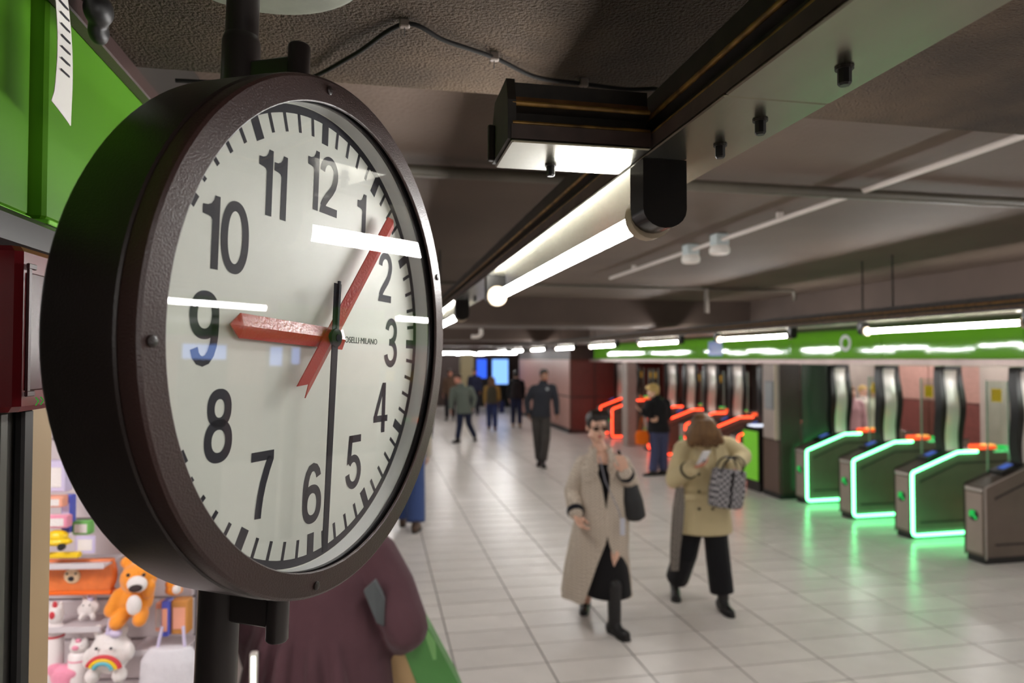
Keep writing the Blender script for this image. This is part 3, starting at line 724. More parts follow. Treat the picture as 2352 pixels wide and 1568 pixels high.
    up.loft([[f[0], f[1], f[2], b[2], b[1], b[0]] for f, b in zip(fr, bk)]).build('upright_plate', mat('upright_steel', (226, 222, 216), rough=.3, metal=.45), g, 50)
    for x0, w in ((.475, .04), (.70, .05)):
        rr = []
        for i in range(25):
            t = i/24; z = .985 + .98*t; off = .018*math.sin(t*PI*2.6+.4); bx = .03*math.sin(t*PI)
            rr.append([(x0-bx*(x0 < .6), .04+off, z), (x0+w+bx*(x0 > .6), .04+off, z), (x0+w+bx*(x0 > .6), .14+off, z), (x0-bx*(x0 < .6), .14+off, z)])
        MB().loft(rr).build('upright_cheek', M_gblack, g)
    MB().cbox((.5, .04, 1.92), (.72, .12, 2.0), .006).build('upright_head', M_gblack, g)
    # glass flap closing the lane beside this gate
    for y0, y1 in ((-.31, -.02), (-.62, -.33)):
        fl = MB().box((1.0, y0, .25), (1.012, y1, 1.80)).build('glass_flap', M_gglass, g)
        for yy in (y0, y1-.014): MB().cbox((.996, yy, .25), (1.016, yy+.014, 1.80), .002).build('flap_edge', mat('pale_edge', (150, 165, 155), rough=.3, metal=.3), fl)
        ym = (y0+y1)/2
        MB().box((.996, ym-.065, 1.56), (.999, ym+.065, 1.71)).build('sticker', M_yellow, fl)
    return g
gA = make_gate(E_green); gR = make_gate(E_red); gU = make_gate(None, E_green)
GX = 5.955
gA_used = gR_used = False
for i, (y, lab) in enumerate(((6.755, 'green lit ticket gate nearest the unlit end gate'), (7.73, 'middle one of the three green lit ticket gates'), (8.69, 'green lit ticket gate beside the brown pillar'))):
    o = gA if i == 0 else copy_tree(gA)
    o.location = (GX, y, 0); tag(o, lab, 'ticket gate', 'green lit ticket gates')
gU.location = (GX, 5.79, 0); tag(gU, 'end ticket gate with unlit bronze side at the right edge', 'ticket gate')
for i, (y, lab) in enumerate(((10.55, 'red lit ticket gate next beyond the green cabinet'), (11.55, 'red lit ticket gate behind the bent head with brown hair'), (12.55, 'red lit ticket gate, third beyond the green cabinet'), (13.47, 'red lit ticket gate right behind the blond person'), (14.42, 'red lit ticket gate last before the grey column'), (16.80, 'red lit ticket gate just left of the grey column'), (17.74, 'farthest red lit ticket gate by the dark red wall'))):
    o = gR if i == 0 else copy_tree(gR)
    o.location = (GX, y, 0); tag(o, lab, 'ticket gate', 'red lit ticket gates')
# screen panel beside the pillar
sc_ = empty('screen_panel', (6.14, 9.03, 0), 0, 'dark framed screen panel, coloured with reflected green, between the pillar and the gates', 'panel')
MB().cbox((0, 0, .08), (.62, .03, 2.0), .004).build('pane', mat('screen_reflected_green', (74, 88, 74), rough=.3), sc_)  # green reflected in the pane is put into its colour
MB().cbox((.62, -.005, 0), (.66, .035, 2.02), .004).build('post', M_gblack, sc_)
MB().cbox((0, -.005, 0), (.62, .035, .08), .004).build('foot_rail', M_gblack, sc_)
# green cabinet in front of the red gates
gc = empty('green_cabinet', (5.72, 9.56, 0), 0, 'low black cabinet with bright green front panel beside the pillar', 'cabinet')
MB().cbox((.03, 0, .12), (.42, .42, 1.0), .008).build('body', M_gblack, gc)
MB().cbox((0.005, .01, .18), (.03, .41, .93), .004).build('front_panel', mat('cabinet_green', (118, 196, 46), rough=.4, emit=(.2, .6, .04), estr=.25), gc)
MB().cbox((.05, .02, 0), (.40, .40, .12), .004).build('plinth', M_groove, gc)
MB().cbox((.02, .1, 1.0), (.3, .3, 1.02), .004).build('top_light', mat('pale_lamp', (220, 225, 230), rough=.3, emit=(.8, .85, 1), estr=1.2), gc)
gb = empty('wall_box', (5.745, 9.16, 1.3), 0, 'grey electric box fixed on the pillar', 'box')
MB().cbox((0, 0, 0), (.03, .22, .42), .005).build('body', mat('box_grey', (132, 134, 136), rough=.4), gb)
MB().cbox((-.004, .02, .03), (0, .2, .39), .002).build('door', mat('box_grey2', (146, 148, 150), rough=.35), gb)
# lit blue screens at the far end
for k, (x0, x1, z0, lab, c, st) in enumerate(((5.25-.0, 5.62, 1.28, 'smaller deep blue advertising screen at the far end', (.05, .12, .9), 1.6), (5.95, 6.75, 1.05, 'taller pale blue advertising screen at the far end', (.25, .5, 1.0), 2.0))):
    pass
for (x, y, w_, z0, z1, lab, c, st) in ((4.25, 29.2, .42, 1.22, 2.03, 'smaller deep blue lit advertising screen at the far end', (.04, .13, .95), 1.3), (4.82, 28.6, .68, .98, 2.03, 'taller pale blue lit advertising screen at the far end', (.22, .45, 1.0), 1.6)):
    s_ = empty('advertising_screen', (x, y, 0), 0, lab, 'screen', 'blue screens at the far end')
    MB().cbox((-.06, .0, 0), (w_+.06, .12, 2.1), .01).build('cabinet', M_gblack, s_)
    MB().box((0, -.006, z0), (w_, -.001, z1)).build('display', emat('blue_%d' % int(x*100), c, st), s_)
# screens outside the right edge, seen only in the clock glass
for (y, w_, z0, z1, lab) in ((2.44, .40, 1.83, 2.04, 'wide bluish lit screen mirrored in the clock glass over the nine'), (3.27, .13, 1.78, 2.03, 'narrow bluish lit screen mirrored left of the clock centre'), (3.5, .09, 1.80, 2.03, 'narrowest bluish lit screen mirrored beside the clock centre')):
    s_ = empty('advertising_screen', (6.0, y, 0), 0, lab, 'screen', 'blue screens outside the right edge')
    MB().cbox((.004, -.02, 0), (.06, w_+.02, 2.045), .006).build('cabinet', M_gblack, s_)
    MB().box((0, 0, z0), (.004, w_, z1)).build('display', emat('blue_side', (.28, .45, 1.0), 5.0), s_)
# ------------------------------------------------------------------ people
SKIN = mat('skin_light', (222, 176, 152), rough=.5, var=.04, vscale=20)
SKIN2 = mat('skin_tan', (150, 104, 80), rough=.5, var=.05, vscale=20)
SKIN3 = mat('skin_red', (206, 140, 116), rough=.5)
M_eye = mat('eye_white', (232, 228, 224), rough=.2); M_iris = mat('iris', (40, 28, 22), rough=.2); M_lip = mat('lips', (176, 84, 84), rough=.4); M_brow = mat('brow', (46, 34, 28), rough=.8)
def cloth(name, col, **k): return mat(name, col, rough=k.pop('rough', .85), spec=.2, bump=k.pop('bump', .5), bscale=k.pop('bscale', 14), sheen=.1, **k)
M_shoe = mat('black_leather', (28, 26, 27), rough=.4, bump=.2, bscale=40)
YAW = R_(-11.219)
class Person:
    def __init__(s, label, d0, px0, group=None, name='person'):
        s.d0 = d0; s.lat0 = (px0-1176)/1568*d0
        s.root = empty(name, (s.lat0*cr + d0*ci, -s.lat0*ci + d0*cr, 0), YAW, label, 'person', group)
        s.j = {}
    def J(s, px, py, y=0.):
        d = s.d0 + y
        return Vector(((px-1176)/1568*d - s.lat0, y, HC - (py-824)/1568*d))
    def set(s, **k):
        for n, v in k.items(): s.j[n] = s.J(*v)
        return s
    def defaults(s):
        """missing joints from the ones given"""
        j = s.j
        def dz(n, v):
            if n not in j: j[n] = Vector(v)
        if 'pel' not in j: j['pel'] = Vector((j['neck'].x, j['neck'].y, .92))
        p = j['pel']
        dz('hipL', p + Vector((-.09, 0, -.02))); dz('hipR', p + Vector((.09, 0, -.02)))
        for sd, q in (('L', -1), ('R', 1)):
            dz('kn'+sd, (p.x+q*.1, p.y-.02, .50)); dz('an'+sd, (p.x+q*.1, p.y+.02, .09))
            dz('el'+sd, j['sh'+sd] + Vector((q*.05, .02, -.28))); dz('wr'+sd, j['el'+sd] + Vector((q*.01, -.06, -.24)))
        return s

def hand_shape(mb, wr, direction, normal, thumb, size=1.0, curl=.5, n=8):
    d = direction.normalized(); nn = (normal - d*normal.dot(d)).normalized(); sd = d.cross(nn)
    if sd.dot(thumb) < 0: sd = -sd          # sd points to the thumb side
    L = .085*size
    for k in range(4):
        off = sd*(.028 - .0187*k)*size
        a = wr + off*.6; b = wr + d*L + off
        mb.limb([a, wr + d*L*.5 + off*.9, b], [.015*size, .0135*size, .0105*size], n)
        ln = (.040, .045, .042, .033)[k]*size
        c1 = (d*math.cos(curl) + nn*math.sin(curl)); c2 = (d*math.cos(curl*2) + nn*math.sin(curl*2)); c3 = (d*math.cos(curl*2.8) + nn*math.sin(curl*2.8))
        p1 = b + c1*ln; p2 = p1 + c2*ln*.65; p3 = p2 + c3*ln*.5
        mb.limb([b, p1, p2, p3], [.0098*size, .0092*size, .0085*size, .0072*size], n)
    t0 = wr + d*.018*size + sd*.018*size; t1 = t0 + (d*.55 + sd*.75 + nn*.2).normalized()*.042*size; t2 = t1 + (d*.9 + sd*.25 + nn*.35).normalized()*.034*size; t3 = t2 + (d*.95 + nn*.35).normalized()*.022*size
    mb.limb([t0, t1, t2, t3], [.016*size, .0125*size, .0105*size, .008*size], n)

def head_shape(mb, c, Mh, s=1.0):
    def H(x, y, z): return c + Mh @ Vector((x*s, y*s, z*s))
    mb.blob(H(0, .012, .025), (.074*s, .094*s, .092*s), Mh, 18, 12)        # skull
    mb.blob(H(0, -.022, -.03), (.060*s, .068*s, .082*s), Mh, 16, 12)        # face
    mb.blob(H(0, -.046, -.088), (.034*s, .034*s, .026*s), Mh, 12, 8)        # chin
    for q in (-1, 1):
        mb.blob(H(q*.046, -.018, -.066), (.02*s, .042*s, .026*s), Mh, 10, 8)  # jaw
        mb.blob(H(q*.036, -.066, -.022), (.022*s, .018*s, .018*s), Mh, 10, 8)  # cheek
        mb.blob(H(q*.03, -.076, .018), (.026*s, .014*s, .009*s), Mh, 10, 8)    # brow ridge
        mb.blob(H(q*.074, .012, -.012), (.009*s, .018*s, .03*s), Mh, 10, 8)    # ear
    mb.limb([H(0, -.083, .008), H(0, -.097, -.02), H(0, -.104, -.034)], [.007*s, .0095*s, .012*s])
    for q in (-1, 1): mb.blob(H(q*.013, -.091, -.036), .0085*s)
    mb.blob(H(0, -.083, -.058), (.022*s, .011*s, .006*s), Mh); mb.blob(H(0, -.081, -.067), (.019*s, .011*s, .007*s), Mh)

def face_parts(p, body, c, Mh, s=1.0, eyes=True, brow=M_brow, lips=True):
    def H(x, y, z): return c + Mh @ Vector((x*s, y*s, z*s))
    if eyes:
        for q in (-1, 1):
            e = MB().blob(H(q*.03, -.073, .001), .0125*s, nu=14, nv=10).build('eye', M_eye, body, 179)
            MB().blob(H(q*.03, -.0835, .001), (.006*s, .0035*s, .006*s), Mh).build('iris', M_iris, body, 179)
    for q in (-1, 1):
        MB().limb([H(q*.012, -.088, .021), H(q*.03, -.089, .026), H(q*.048, -.078, .02)], [.0035*s, .004*s, .0025*s], 6).build('eyebrow', brow, body, 179)
    if lips:
        MB().blob(H(0, -.092, -.058), (.020*s, .006*s, .005*s), Mh).blob(H(0, -.0905, -.0665), (.017*s, .006*s, .006*s), Mh).build('lips', M_lip, body, 179)

def hair_short(c, Mh, s=1.0, full=1.0, fringe=True, back=True):
    mb = MB()
    def H(x, y, z): return c + Mh @ Vector((x*s, y*s, z*s))
    mb.blob(H(0, .024, .052), (.084*s*full, .098*s*full, .083*s*full), Mh, 18, 12)
    mb.blob(H(0, .05, .0), (.074*s*full, .064*s*full, .075*s*full), Mh, 16, 10)
    for q in (-1, 1): mb.blob(H(q*.066, .012, .035), (.018*s, .045*s, .042*s), Mh, 10, 8)
    if fringe:
        for k in range(-3, 4): mb.limb([H(k*.018, -.045, .108), H(k*.021+.006, -.082, .085), H(k*.022+.014, -.094, .058)], [.02*s, .018*s, .009*s], 8)
    return mb

def body_mesh(p, skin, Mh, hs=1.0, slim=1.0, handL=None, handR=None, vox=.009, neck_r=.052):
    """one continuous figure: head, neck, trunk, arms with hands, legs, feet"""
    j = p.j; mb = MB(); k = slim
    head_shape(mb, j['head'], Mh, hs)
    nb = j['neck']
    mb.limb([nb + Vector((0, .01, -.05)), nb + Vector((0, .005, .02)), j['head'] + Mh @ Vector((0, .025, -.06))*hs], [neck_r*1.25, neck_r, neck_r*.95], 12)
    pel, ch = j['pel'], nb.lerp(j['pel'], .30); wa = nb.lerp(j['pel'], .68)
    shm = (j['shL'] + j['shR'])/2
    mb.ell([(pel.x, pel.y, pel.z-.09, .12*k, .09*k), (pel.x, pel.y+.005, pel.z, .155*k, .105*k), (wa.x, wa.y, wa.z, .125*k, .088*k), (ch.x, ch.y, ch.z, .150*k, .10*k), (shm.x, shm.y, shm.z-.02, .155*k, .085*k), (nb.x, nb.y, nb.z+.0, .07*k, .06*k)])
    for sd, hd in (('L', handL), ('R', handR)):
        q = -1 if sd == 'L' else 1
        a, b, c = j['sh'+sd], j['el'+sd], j['wr'+sd]
        mb.limb([a, a.lerp(b, .5), b, b.lerp(c, .35), c], [.052*k, .044*k, .037*k, .037*k, .024*k])
        dirn = (c-b).normalized()
        hd = hd or {}
        hand_shape(mb, c, Vector(hd.get('d', dirn)), Vector(hd.get('n', (-q, 0, 0))), Vector(hd.get('t', (0, -1, 0))), hd.get('s', .95), hd.get('curl', .35))
        h_, kn, an = j['hip'+sd], j['kn'+sd], j['an'+sd]
        mb.limb([h_, h_.lerp(kn, .5), kn, kn.lerp(an, .3), an], [.085*k, .07*k, .052*k, .052*k, .036*k])
        toe = j.get('toe'+sd, an + Vector((q*.02, -.16, -.05)))
        mb.limb([an + Vector((0, .03, -.045)), an.lerp(toe, .5) + Vector((0, 0, -.015)), toe], [.034, .034, .026])
    return rm(mb, 'body', skin, p.root, vox, 3)

def top_mesh(p, m, name='jacket', hem=-.06, bulk=1.0, sleeve=(.068, .06, .05), flare=1.0, upto=.93, collar=True, vox=.010, sm=5, hood=None, yoff=0, hemx=None):
    j = p.j; mb = MB(); k = bulk
    pel, nb = j['pel'], j['neck']; wa = nb.lerp(pel, .66); ch = nb.lerp(pel, .3); shm = (j['shL']+j['shR'])/2
    hw = (j['shR']-j['shL']).length/2
    hz_ = pel.z + hem
    rings = [(pel.x, pel.y, hz_, .185*k*flare, .135*k*flare), (pel.x, pel.y, hz_+.02, .188*k*flare, .138*k*flare), (pel.x, pel.y, max(hz_+.04, pel.z+.02), .18*k*(1+(flare-1)*.6), .13*k*(1+(flare-1)*.6)), (wa.x, wa.y, wa.z, .158*k, .115*k), (ch.x, ch.y, ch.z, .178*k, .125*k), (shm.x, shm.y+.0, shm.z-.035, hw*.96, .105*k), (shm.x, shm.y, shm.z+.01, hw*.80, .085*k), (nb.x, nb.y, nb.z+.012, .078*k, .07*k)]
    mb.ell(rings, 24)
    for sd in 'LR':
        a, b, c = j['sh'+sd], j['el'+sd], j['wr'+sd]
        e = b.lerp(c, upto); q = -1 if sd == 'L' else 1
        mb.limb([a + Vector((-q*.035, 0, .0)), a + Vector((0, 0, -.012)), a.lerp(b, .5), b], [sleeve[0]*1.0, sleeve[0]*1.02, sleeve[0]*.97, sleeve[1]], 12)
        mb.limb([b, b.lerp(e, .5), e], [sleeve[1], (sleeve[1]+sleeve[2])/2, sleeve[2]], 12)
        mb.tube([e - (e-b).normalized()*.02, e + (e-b).normalized()*.012], sleeve[2]*1.04, 14)
    if collar:
        for a in range(14):
            t = R_(-60 + a*300/13); mb.blob(nb + Vector((.062*math.sin(t)*k, .058*math.cos(t)*k, .035)), (.018, .018, .032), nu=8, nv=6)
    if hood:
        mb.blob(nb + Vector((0, hood*.07, .01)), (.12, .07, .07)); mb.blob(nb + Vector((0, hood*.09, -.05)), (.10, .05, .09))
    return rm(mb, name, m, p.root, vox, sm)

def trouser_mesh(p, m, name='trousers', r=(.098, .075, .072), hemf=.93, vox=.010, ext=None, sm=4):
    j = p.j; mb = MB(); pel = j['pel']
    mb.ell([(pel.x, pel.y, pel.z-.11, .13, .10), (pel.x, pel.y, pel.z-.02, .168, .118), (pel.x, pel.y, pel.z+.09, .15, .108)])
    for sd in 'LR':
        h_, kn, an = j['hip'+sd], j['kn'+sd], j['an'+sd]
        e = kn.lerp(an, hemf)
        mb.limb([h_ + Vector((0, 0, .02)), h_.lerp(kn, .4), kn], [r[0], r[0]*.95, r[1]], 12)
        mb.limb([kn, kn.lerp(e, .5)], [r[1], (r[1]+r[2])/2], 12)
        mb.tube([kn.lerp(e, .45), e], [(r[1]+r[2])/2, r[2]], 14)
    return rm(mb, name, m, p.root, vox, sm)

def shoe(p, sd, m=None, boot=.10, size=1.0, vox=.006, sole=True):
    j = p.j; an = j['an'+sd]; q = -1 if sd == 'L' else 1
    toe = j.get('toe'+sd, an + Vector((q*.02, -.16, -.05)))
    f = (toe-an); f.z = 0; f.normalize(); mb = MB()
    heel = an - f*.045 + Vector((0, 0, -.055)); 
    tilt = (toe.z - (an.z-.055))
    mid = heel.lerp(toe, .5)
    mb.limb([an + Vector((0, 0, boot)), an, heel + Vector((0, 0, .03))], [.05*size, .045*size, .042*size], 12)
    mb.limb([heel + Vector((0, 0, .008)), mid + Vector((0, 0, .012)), toe], [.036*size, .041*size, .034*size], 12)
    mb.limb([an + f*.01, mid + Vector((0, 0, .03))], [.042*size, .036*size], 10)
    o = rm(mb, 'shoe', m or M_shoe, p.root, vox, 3)
    if sole:
        sm_ = MB(); sdv = Vector((-f.y, f.x, 0)); pts = []
        for t, w in ((-.03, .028), (.02, .036), (.1, .034), (.16, .043), (.2, .038), (.232, .018)):
            pts.append((t, w))
        base = heel; L = (toe-heel).length + .03
        up = []; dn = []
        prof = [(t/.232*L, w) for t, w in pts] 
        loop = [(t, w) for t, w in prof] + [(t, -w) for t, w in reversed(prof)]
        dirv = (toe-heel).normalized()
        nz = Vector((0, 0, 1)) - dirv*dirv.z
        for t, w in loop:
            c = heel + dirv*t + sdv*w*size; up.append(c - nz*.022); dn.append(c - nz*.040)
        MB().loft([dn, up]).build('sole', mat('rubber_sole', (34, 32, 31), rough=.6), o)
    return o
def rot(rx=0, ry=0, rz=0): return Euler((R_(rx), R_(ry), R_(rz))).to_matrix()

# ---- woman in the long checked coat
A = Person('woman in long beige checked coat with sunglasses and black shoulder bag', 5.33, 1392)
A.set(head=(1370, 979), neck=(1380, 1036), shL=(1338, 1058), shR=(1429, 1058), elL=(1314, 1128, .02), wrL=(1322, 1178, -.16), elR=(1449, 1112, -.02), wrR=(1434, 1082, -.17),
      pel=(1385, 1192), knL=(1366, 1302, .10), anL=(1342, 1382, .34), toeL=(1339, 1402, .20), knR=(1402, 1308, -.14), anR=(1409, 1430, -.18), toeR=(1434, 1452, -.30))
A.defaults()
MhA = rot(4, 3, 12)
bA = body_mesh(A, SKIN, MhA, 1.0, .92, handL=dict(d=(.28, -.62, -.72), n=(.5, -.5, .3), t=(.5, -.4, .5), curl=.38, s=1.0), handR=dict(d=(-.25, -.3, .9), n=(-.2, .9, .2), t=(-.9, -.1, .1), curl=.75, s=.95), vox=.0058, neck_r=.047)
face_parts(A, bA, A.j['head'], MhA, 1.0, eyes=True)
hA = hair_short(A.j['head'], MhA, 1.0, .97, fringe=False)
for k in range(-3, 4):
    hA.limb([A.j['head'] + MhA @ Vector((k*.019, -.03, .115)), A.j['head'] + MhA @ Vector((k*.022+.004, -.078, .092)), A.j['head'] + MhA @ Vector((k*.02+.016, -.092, .064+.004*k))], [.02, .017, .006], 8)
for q in (-1, 1): hA.limb([A.j['head'] + MhA @ Vector((q*.066, -.02, .06)), A.j['head'] + MhA @ Vector((q*.074, -.03, .0)), A.j['head'] + MhA @ Vector((q*.07, -.032, -.022))], [.016, .010, .004], 8)
rm(hA, 'hair', mat('hair_black', (38, 28, 24), rough=.45, bump=.5, bscale=80, stretch=(1, 1, .2)), A.root, .006, 2)
# sunglasses
def HA(x, y, z): return A.j['head'] + MhA @ Vector((x, y, z))
sg = MB().limb([HA(-.01, -.097, .004), HA(.01, -.097, .004)], .003, 6).build('sunglasses', M_blackg, A.root, 179)
for q in (-1, 1):
    MB().blob(HA(q*.034, -.092, -.002), (.024, .005, .018), MhA, 16, 10).build('lens', mat('dark_lens', (66, 44, 32), rough=.1), sg, 179)
    MB().limb([HA(q*.062, -.086, .004), HA(q*.078, -.03, .008), HA(q*.08, .015, .0)], .003, 6).build('temple', M_blackg, sg, 179)
# checked coat
def check_mat(name, c1, c2, c3, sc):
    m = mat(name, c1, rough=.9, spec=.15); nt = m.node_tree; b = nt.nodes['Principled BSDF']
    tc = nt.nodes.new('ShaderNodeTexCoord'); w1 = nt.nodes.new('ShaderNodeTexChecker'); w1.inputs['Scale'].default_value = sc
    w1.inputs['Color1'].default_value = srgb(*c1); w1.inputs['Color2'].default_value = srgb(*c2); nt.links.new(tc.outputs['Object'], w1.inputs['Vector'])
    wv = nt.nodes.new('ShaderNodeTexWave'); wv.inputs['Scale'].default_value = 9; wv.bands_direction = 'X'; nt.links.new(tc.outputs['Object'], wv.inputs['Vector'])
    mx = nt.nodes.new('ShaderNodeMix'); mx.data_type = 'RGBA'; mx.inputs['B'].default_value = srgb(*c3)
    mt_ = nt.nodes.new('ShaderNodeMath'); mt_.operation = 'MULTIPLY'; mt_.inputs[1].default_value = .18
    nt.links.new(wv.outputs['Fac'], mt_.inputs[0]); nt.links.new(mt_.outputs[0], mx.inputs['Factor']); nt.links.new(w1.outputs['Color'], mx.inputs['A'])
    nt.links.new(mx.outputs['Result'], b.inputs['Base Color']); return m
M_coat = check_mat('checked_wool', (222, 208, 192), (158, 142, 126), (226, 216, 204), 95)
M_knit = cloth('black_knit', (26, 24, 26)); M_cuff = cloth('black_cuff', (24, 24, 32))
ctop = MB(); jA = A.j; nb, pel = jA['neck'], jA['pel']; shm = (jA['shL']+jA['shR'])/2
# black dress underneath
dr = MB().ell([(pel.x+.03, pel.y-.04, .25, .178, .178), (pel.x+.027, pel.y-.04, .4, .166, .172), (pel.x+.01, pel.y, .6, .15, .14), (pel.x, pel.y, pel.z, .155, .115), (pel.x, pel.y, pel.z+.25, .125, .10), (nb.x, nb.y, nb.z-.13, .145, .11), (nb.x, nb.y+.02, nb.z-.05, .12, .07)])
rm(dr, 'dress', M_knit, A.root, .009, 4)
# coat shell: rows of angles from the opening edge round the back
def coat_shell(rows, m, name, th=.012, n=40):
    """rows: (cx, cy, z, rx, ry, open_left_deg, open_right_deg, wave) ; 0 deg = front (-y)"""
    outer = []; inner = []
    for cx, cy, z, rx, ry, a0, a1, wv in rows:
        ro, ri = [], []
        for i in range(n+1):
            a = R_(a0 + (360-a1-a0)*i/n); f = 1 + wv*math.sin(i*1.05+z*3)
            ro.append((cx - rx*f*math.sin(a), cy - ry*f*math.cos(a), z)); ri.append((cx - (rx*f-th)*math.sin(a), cy - (ry*f-th)*math.cos(a), z))
        outer.append(ro); inner.append(ri)
    mb = MB(); loops = [o + list(reversed(i)) for o, i in zip(outer, inner)]
    mb.loft(loops); return mb
px = pel.x
rowsA = [(px-.055, .05, .215, .275, .25, 26, 62, .04), (px-.05, .045, .34, .262, .235, 18, 46, .04), (px-.04, .035, .50, .245, .21, 8, 30, .035), (px-.025, .02, .66, .228, .185, -4, 12, .03), (px-.012, .0, .80, .212, .165, -10, 2, .02), (px, 0, .95, .195, .15, 2, 2, .015), (px, 0, 1.10, .19, .142, 10, 10, .01), (nb.x, 0, 1.20, .188, .135, 17, 15, .0), (shm.x, 0, 1.26, .172, .12, 24, 21, 0), (nb.x, .01, 1.305, .115, .09, 38, 34, 0), (nb.x, .012, 1.345, .086, .075, 52, 48, 0)]
coat = coat_shell(rowsA, M_coat, 'coat').build('coat', M_coat, A.root, 60)
sl = MB()
for sd, up_ in (('L', .90), ('R', .86)):
    a, b, c = jA['sh'+sd], jA['el'+sd], jA['wr'+sd]; e = b.lerp(c, up_); q = -1 if sd == 'L' else 1
    m_ = MB().limb([a + Vector((-q*.04, 0, .0)), a + Vector((0, 0, -.012)), a.lerp(b, .5), b, b.lerp(e, .5), e], [.058, .062, .066, .066, .064, .062], 12)
    so = rm(m_, 'sleeve', M_coat, A.root, .009, 4)
    rm(MB().tube([b.lerp(c, up_-.13), b.lerp(c, up_+.04), b.lerp(c, up_+.09)], [.067, .067, .056], 14), 'cuff', M_cuff, so, .007, 2)
# collar and lapels
for q in (-1, 1):
    lp_ = [(nb.x+q*.05, -.055, nb.z+.05), (nb.x+q*.10, -.10, nb.z-.02), (nb.x+q*.125, -.125, nb.z-.09), (nb.x+q*.06, -.145, nb.z-.20), (nb.x+q*.035, -.12, nb.z-.12)]
    vs = [Vector(v) for v in lp_]; back = [v + Vector((0, .012, 0)) for v in vs]
    MB().loft([vs, back]).build('lapel', M_coat, A.root)
rm(MB().tube([(nb.x + .082*math.sin(R_(t)), .012 + .07*math.cos(R_(t)), nb.z+.03-.02*abs(t)/150) for t in range(-150, 151, 20)], .02, 10), 'collar', M_coat, A.root, .007, 3)
MB().cbox((nb.x-.155, -.146, nb.z-.21), (nb.x-.075, -.138, nb.z-.17), .003).build('pocket_flap', M_coat, A.root)
MB().tube([(nb.x-.03, -.13, nb.z-.02), (nb.x+.01, -.158, nb.z-.2), (nb.x+.11, -.172, nb.z-.42), (nb.x+.13, -.175, nb.z-.5)], .004, 6).build('lanyard', mat('grey_cord', (150, 150, 160), rough=.5), A.root)
MB().cbox((nb.x+.115, -.186, nb.z-.60), (nb.x+.155, -.178, nb.z-.47), .003).build('phone_case', mat('pale_case', (206, 206, 216), rough=.25), A.root)
shoe(A, 'L', boot=.14, size=1.05); shoe(A, 'R', boot=.30, size=1.1)
# shoulder bag, carried by her
bg = Person('', 5.25, 1448); bpy.data.objects.remove(bg.root)
bc = A.J(1447, 1140, -.05)
ba = MB().ell([(bc.x+.025, bc.y, bc.z-.175, .05, .05), (bc.x+.022, bc.y, bc.z-.14, .095, .08), (bc.x+.006, bc.y, bc.z-.02, .09, .09), (bc.x-.01, bc.y, bc.z+.10, .065, .07), (bc.x-.02, bc.y, bc.z+.15, .03, .05)])
bag = rm(ba, 'shoulder_bag', mat('black_bag', (34, 34, 36), rough=.55, bump=.5, bscale=18), None, .008, 4)
bag.matrix_world = A.root.matrix_basis; tag(bag, 'slouchy black shoulder bag on the arm in the checked coat', 'bag')
MB().tube(spline([(bc.x-.01, bc.y+.06, bc.z+.1), (nb.x+.145, .05, 1.25), (nb.x+.135, 0, nb.z+.005), (nb.x+.15, -.07, 1.27), (bc.x-.02, bc.y-.08, bc.z+.1)], 6), .009, 8).build('strap', M_blackg, bag, 60)

# ---- woman in the short trench coat, bent over her phone
B = Person('woman in short beige trench coat bending her head over a phone', 5.74, 1606)
B.set(head=(1612, 990, -.13), neck=(1622, 1014, .02), shL=(1568, 1028, .02), shR=(1674, 1022, .02), elL=(1547, 1100, -.02), wrL=(1592, 1070, -.26), elR=(1704, 1046, .03), wrR=(1684, 1072, -.16),
      pel=(1612, 1165), hipL=(1592, 1175), hipR=(1636, 1175), knL=(1572, 1265, .0), anL=(1547, 1338, .22), toeL=(1550, 1366, .08), knR=(1645, 1275, -.10), anR=(1656, 1376, -.13), toeR=(1674, 1402, -.26))
B.defaults()
MhB = rot(48, 0, -6)
bB = body_mesh(B, SKIN3, MhB, 1.0, .95, handL=dict(d=(.75, -.35, .25), n=(0, -.2, .9), t=(.1, -.3, .9), curl=.55), handR=dict(d=(-.4, -.25, -.7), n=(-.6, -.2, .2), t=(-.3, -.8, 0), curl=.5), vox=.006, neck_r=.05)
face_parts(B, bB, B.j['head'], MhB, 1.0)
hb_ = hair_short(B.j['head'], MhB, 1.0, 1.16, fringe=False)
def HB(x, y, z): return B.j['head'] + MhB @ Vector((x, y, z))
hh = B.j['head']
for k in range(-4, 5):
    x0 = k*.026
    hb_.limb([HB(x0*.5, -.02, .135), HB(x0*.95, -.085, .085), hh + Vector((x0*1.15, -.115, -.02 - .012*abs(k))), hh + Vector((x0*1.2, -.10, -.085 - .006*(4-abs(k))))], [.035, .032, .026, .012], 8)
for q in (-1, 1):
    for k in range(3): hb_.limb([HB(q*.07, .02*k-.01, .06), hh + Vector((q*(.105), -.05+.05*k, -.02)), hh + Vector((q*.10, -.06+.05*k, -.115))], [.035, .034, .014], 8)
rm(hb_, 'hair', mat('hair_brown', (122, 88, 50), rough=.5, col2=(92, 64, 36), vscale=30, bump=.6, bscale=70, stretch=(1, 1, .2)), B.root, .007, 2)
M_trench = cloth('trench_beige', (204, 188, 148), bump=.6, bscale=9)
top_mesh(B, M_trench, 'trench_coat', hem=-.19, bulk=1.14, sleeve=(.08, .076, .062), flare=1.13, upto=.9, vox=.009, sm=3)
jB = B.j; nbB, pB = jB['neck'], jB['pel']
for q in (-1, 1):
    vs = [Vector((nbB.x+q*.03, -.09, nbB.z+.03)), Vector((nbB.x+q*.115, -.085, nbB.z+.015)), Vector((nbB.x+q*.14, -.125, nbB.z-.10)), Vector((nbB.x+q*.03, -.155, nbB.z-.22))]
    MB().loft([vs, [v+Vector((0, .02, 0)) for v in vs]]).build('lapel', M_trench, B.root)
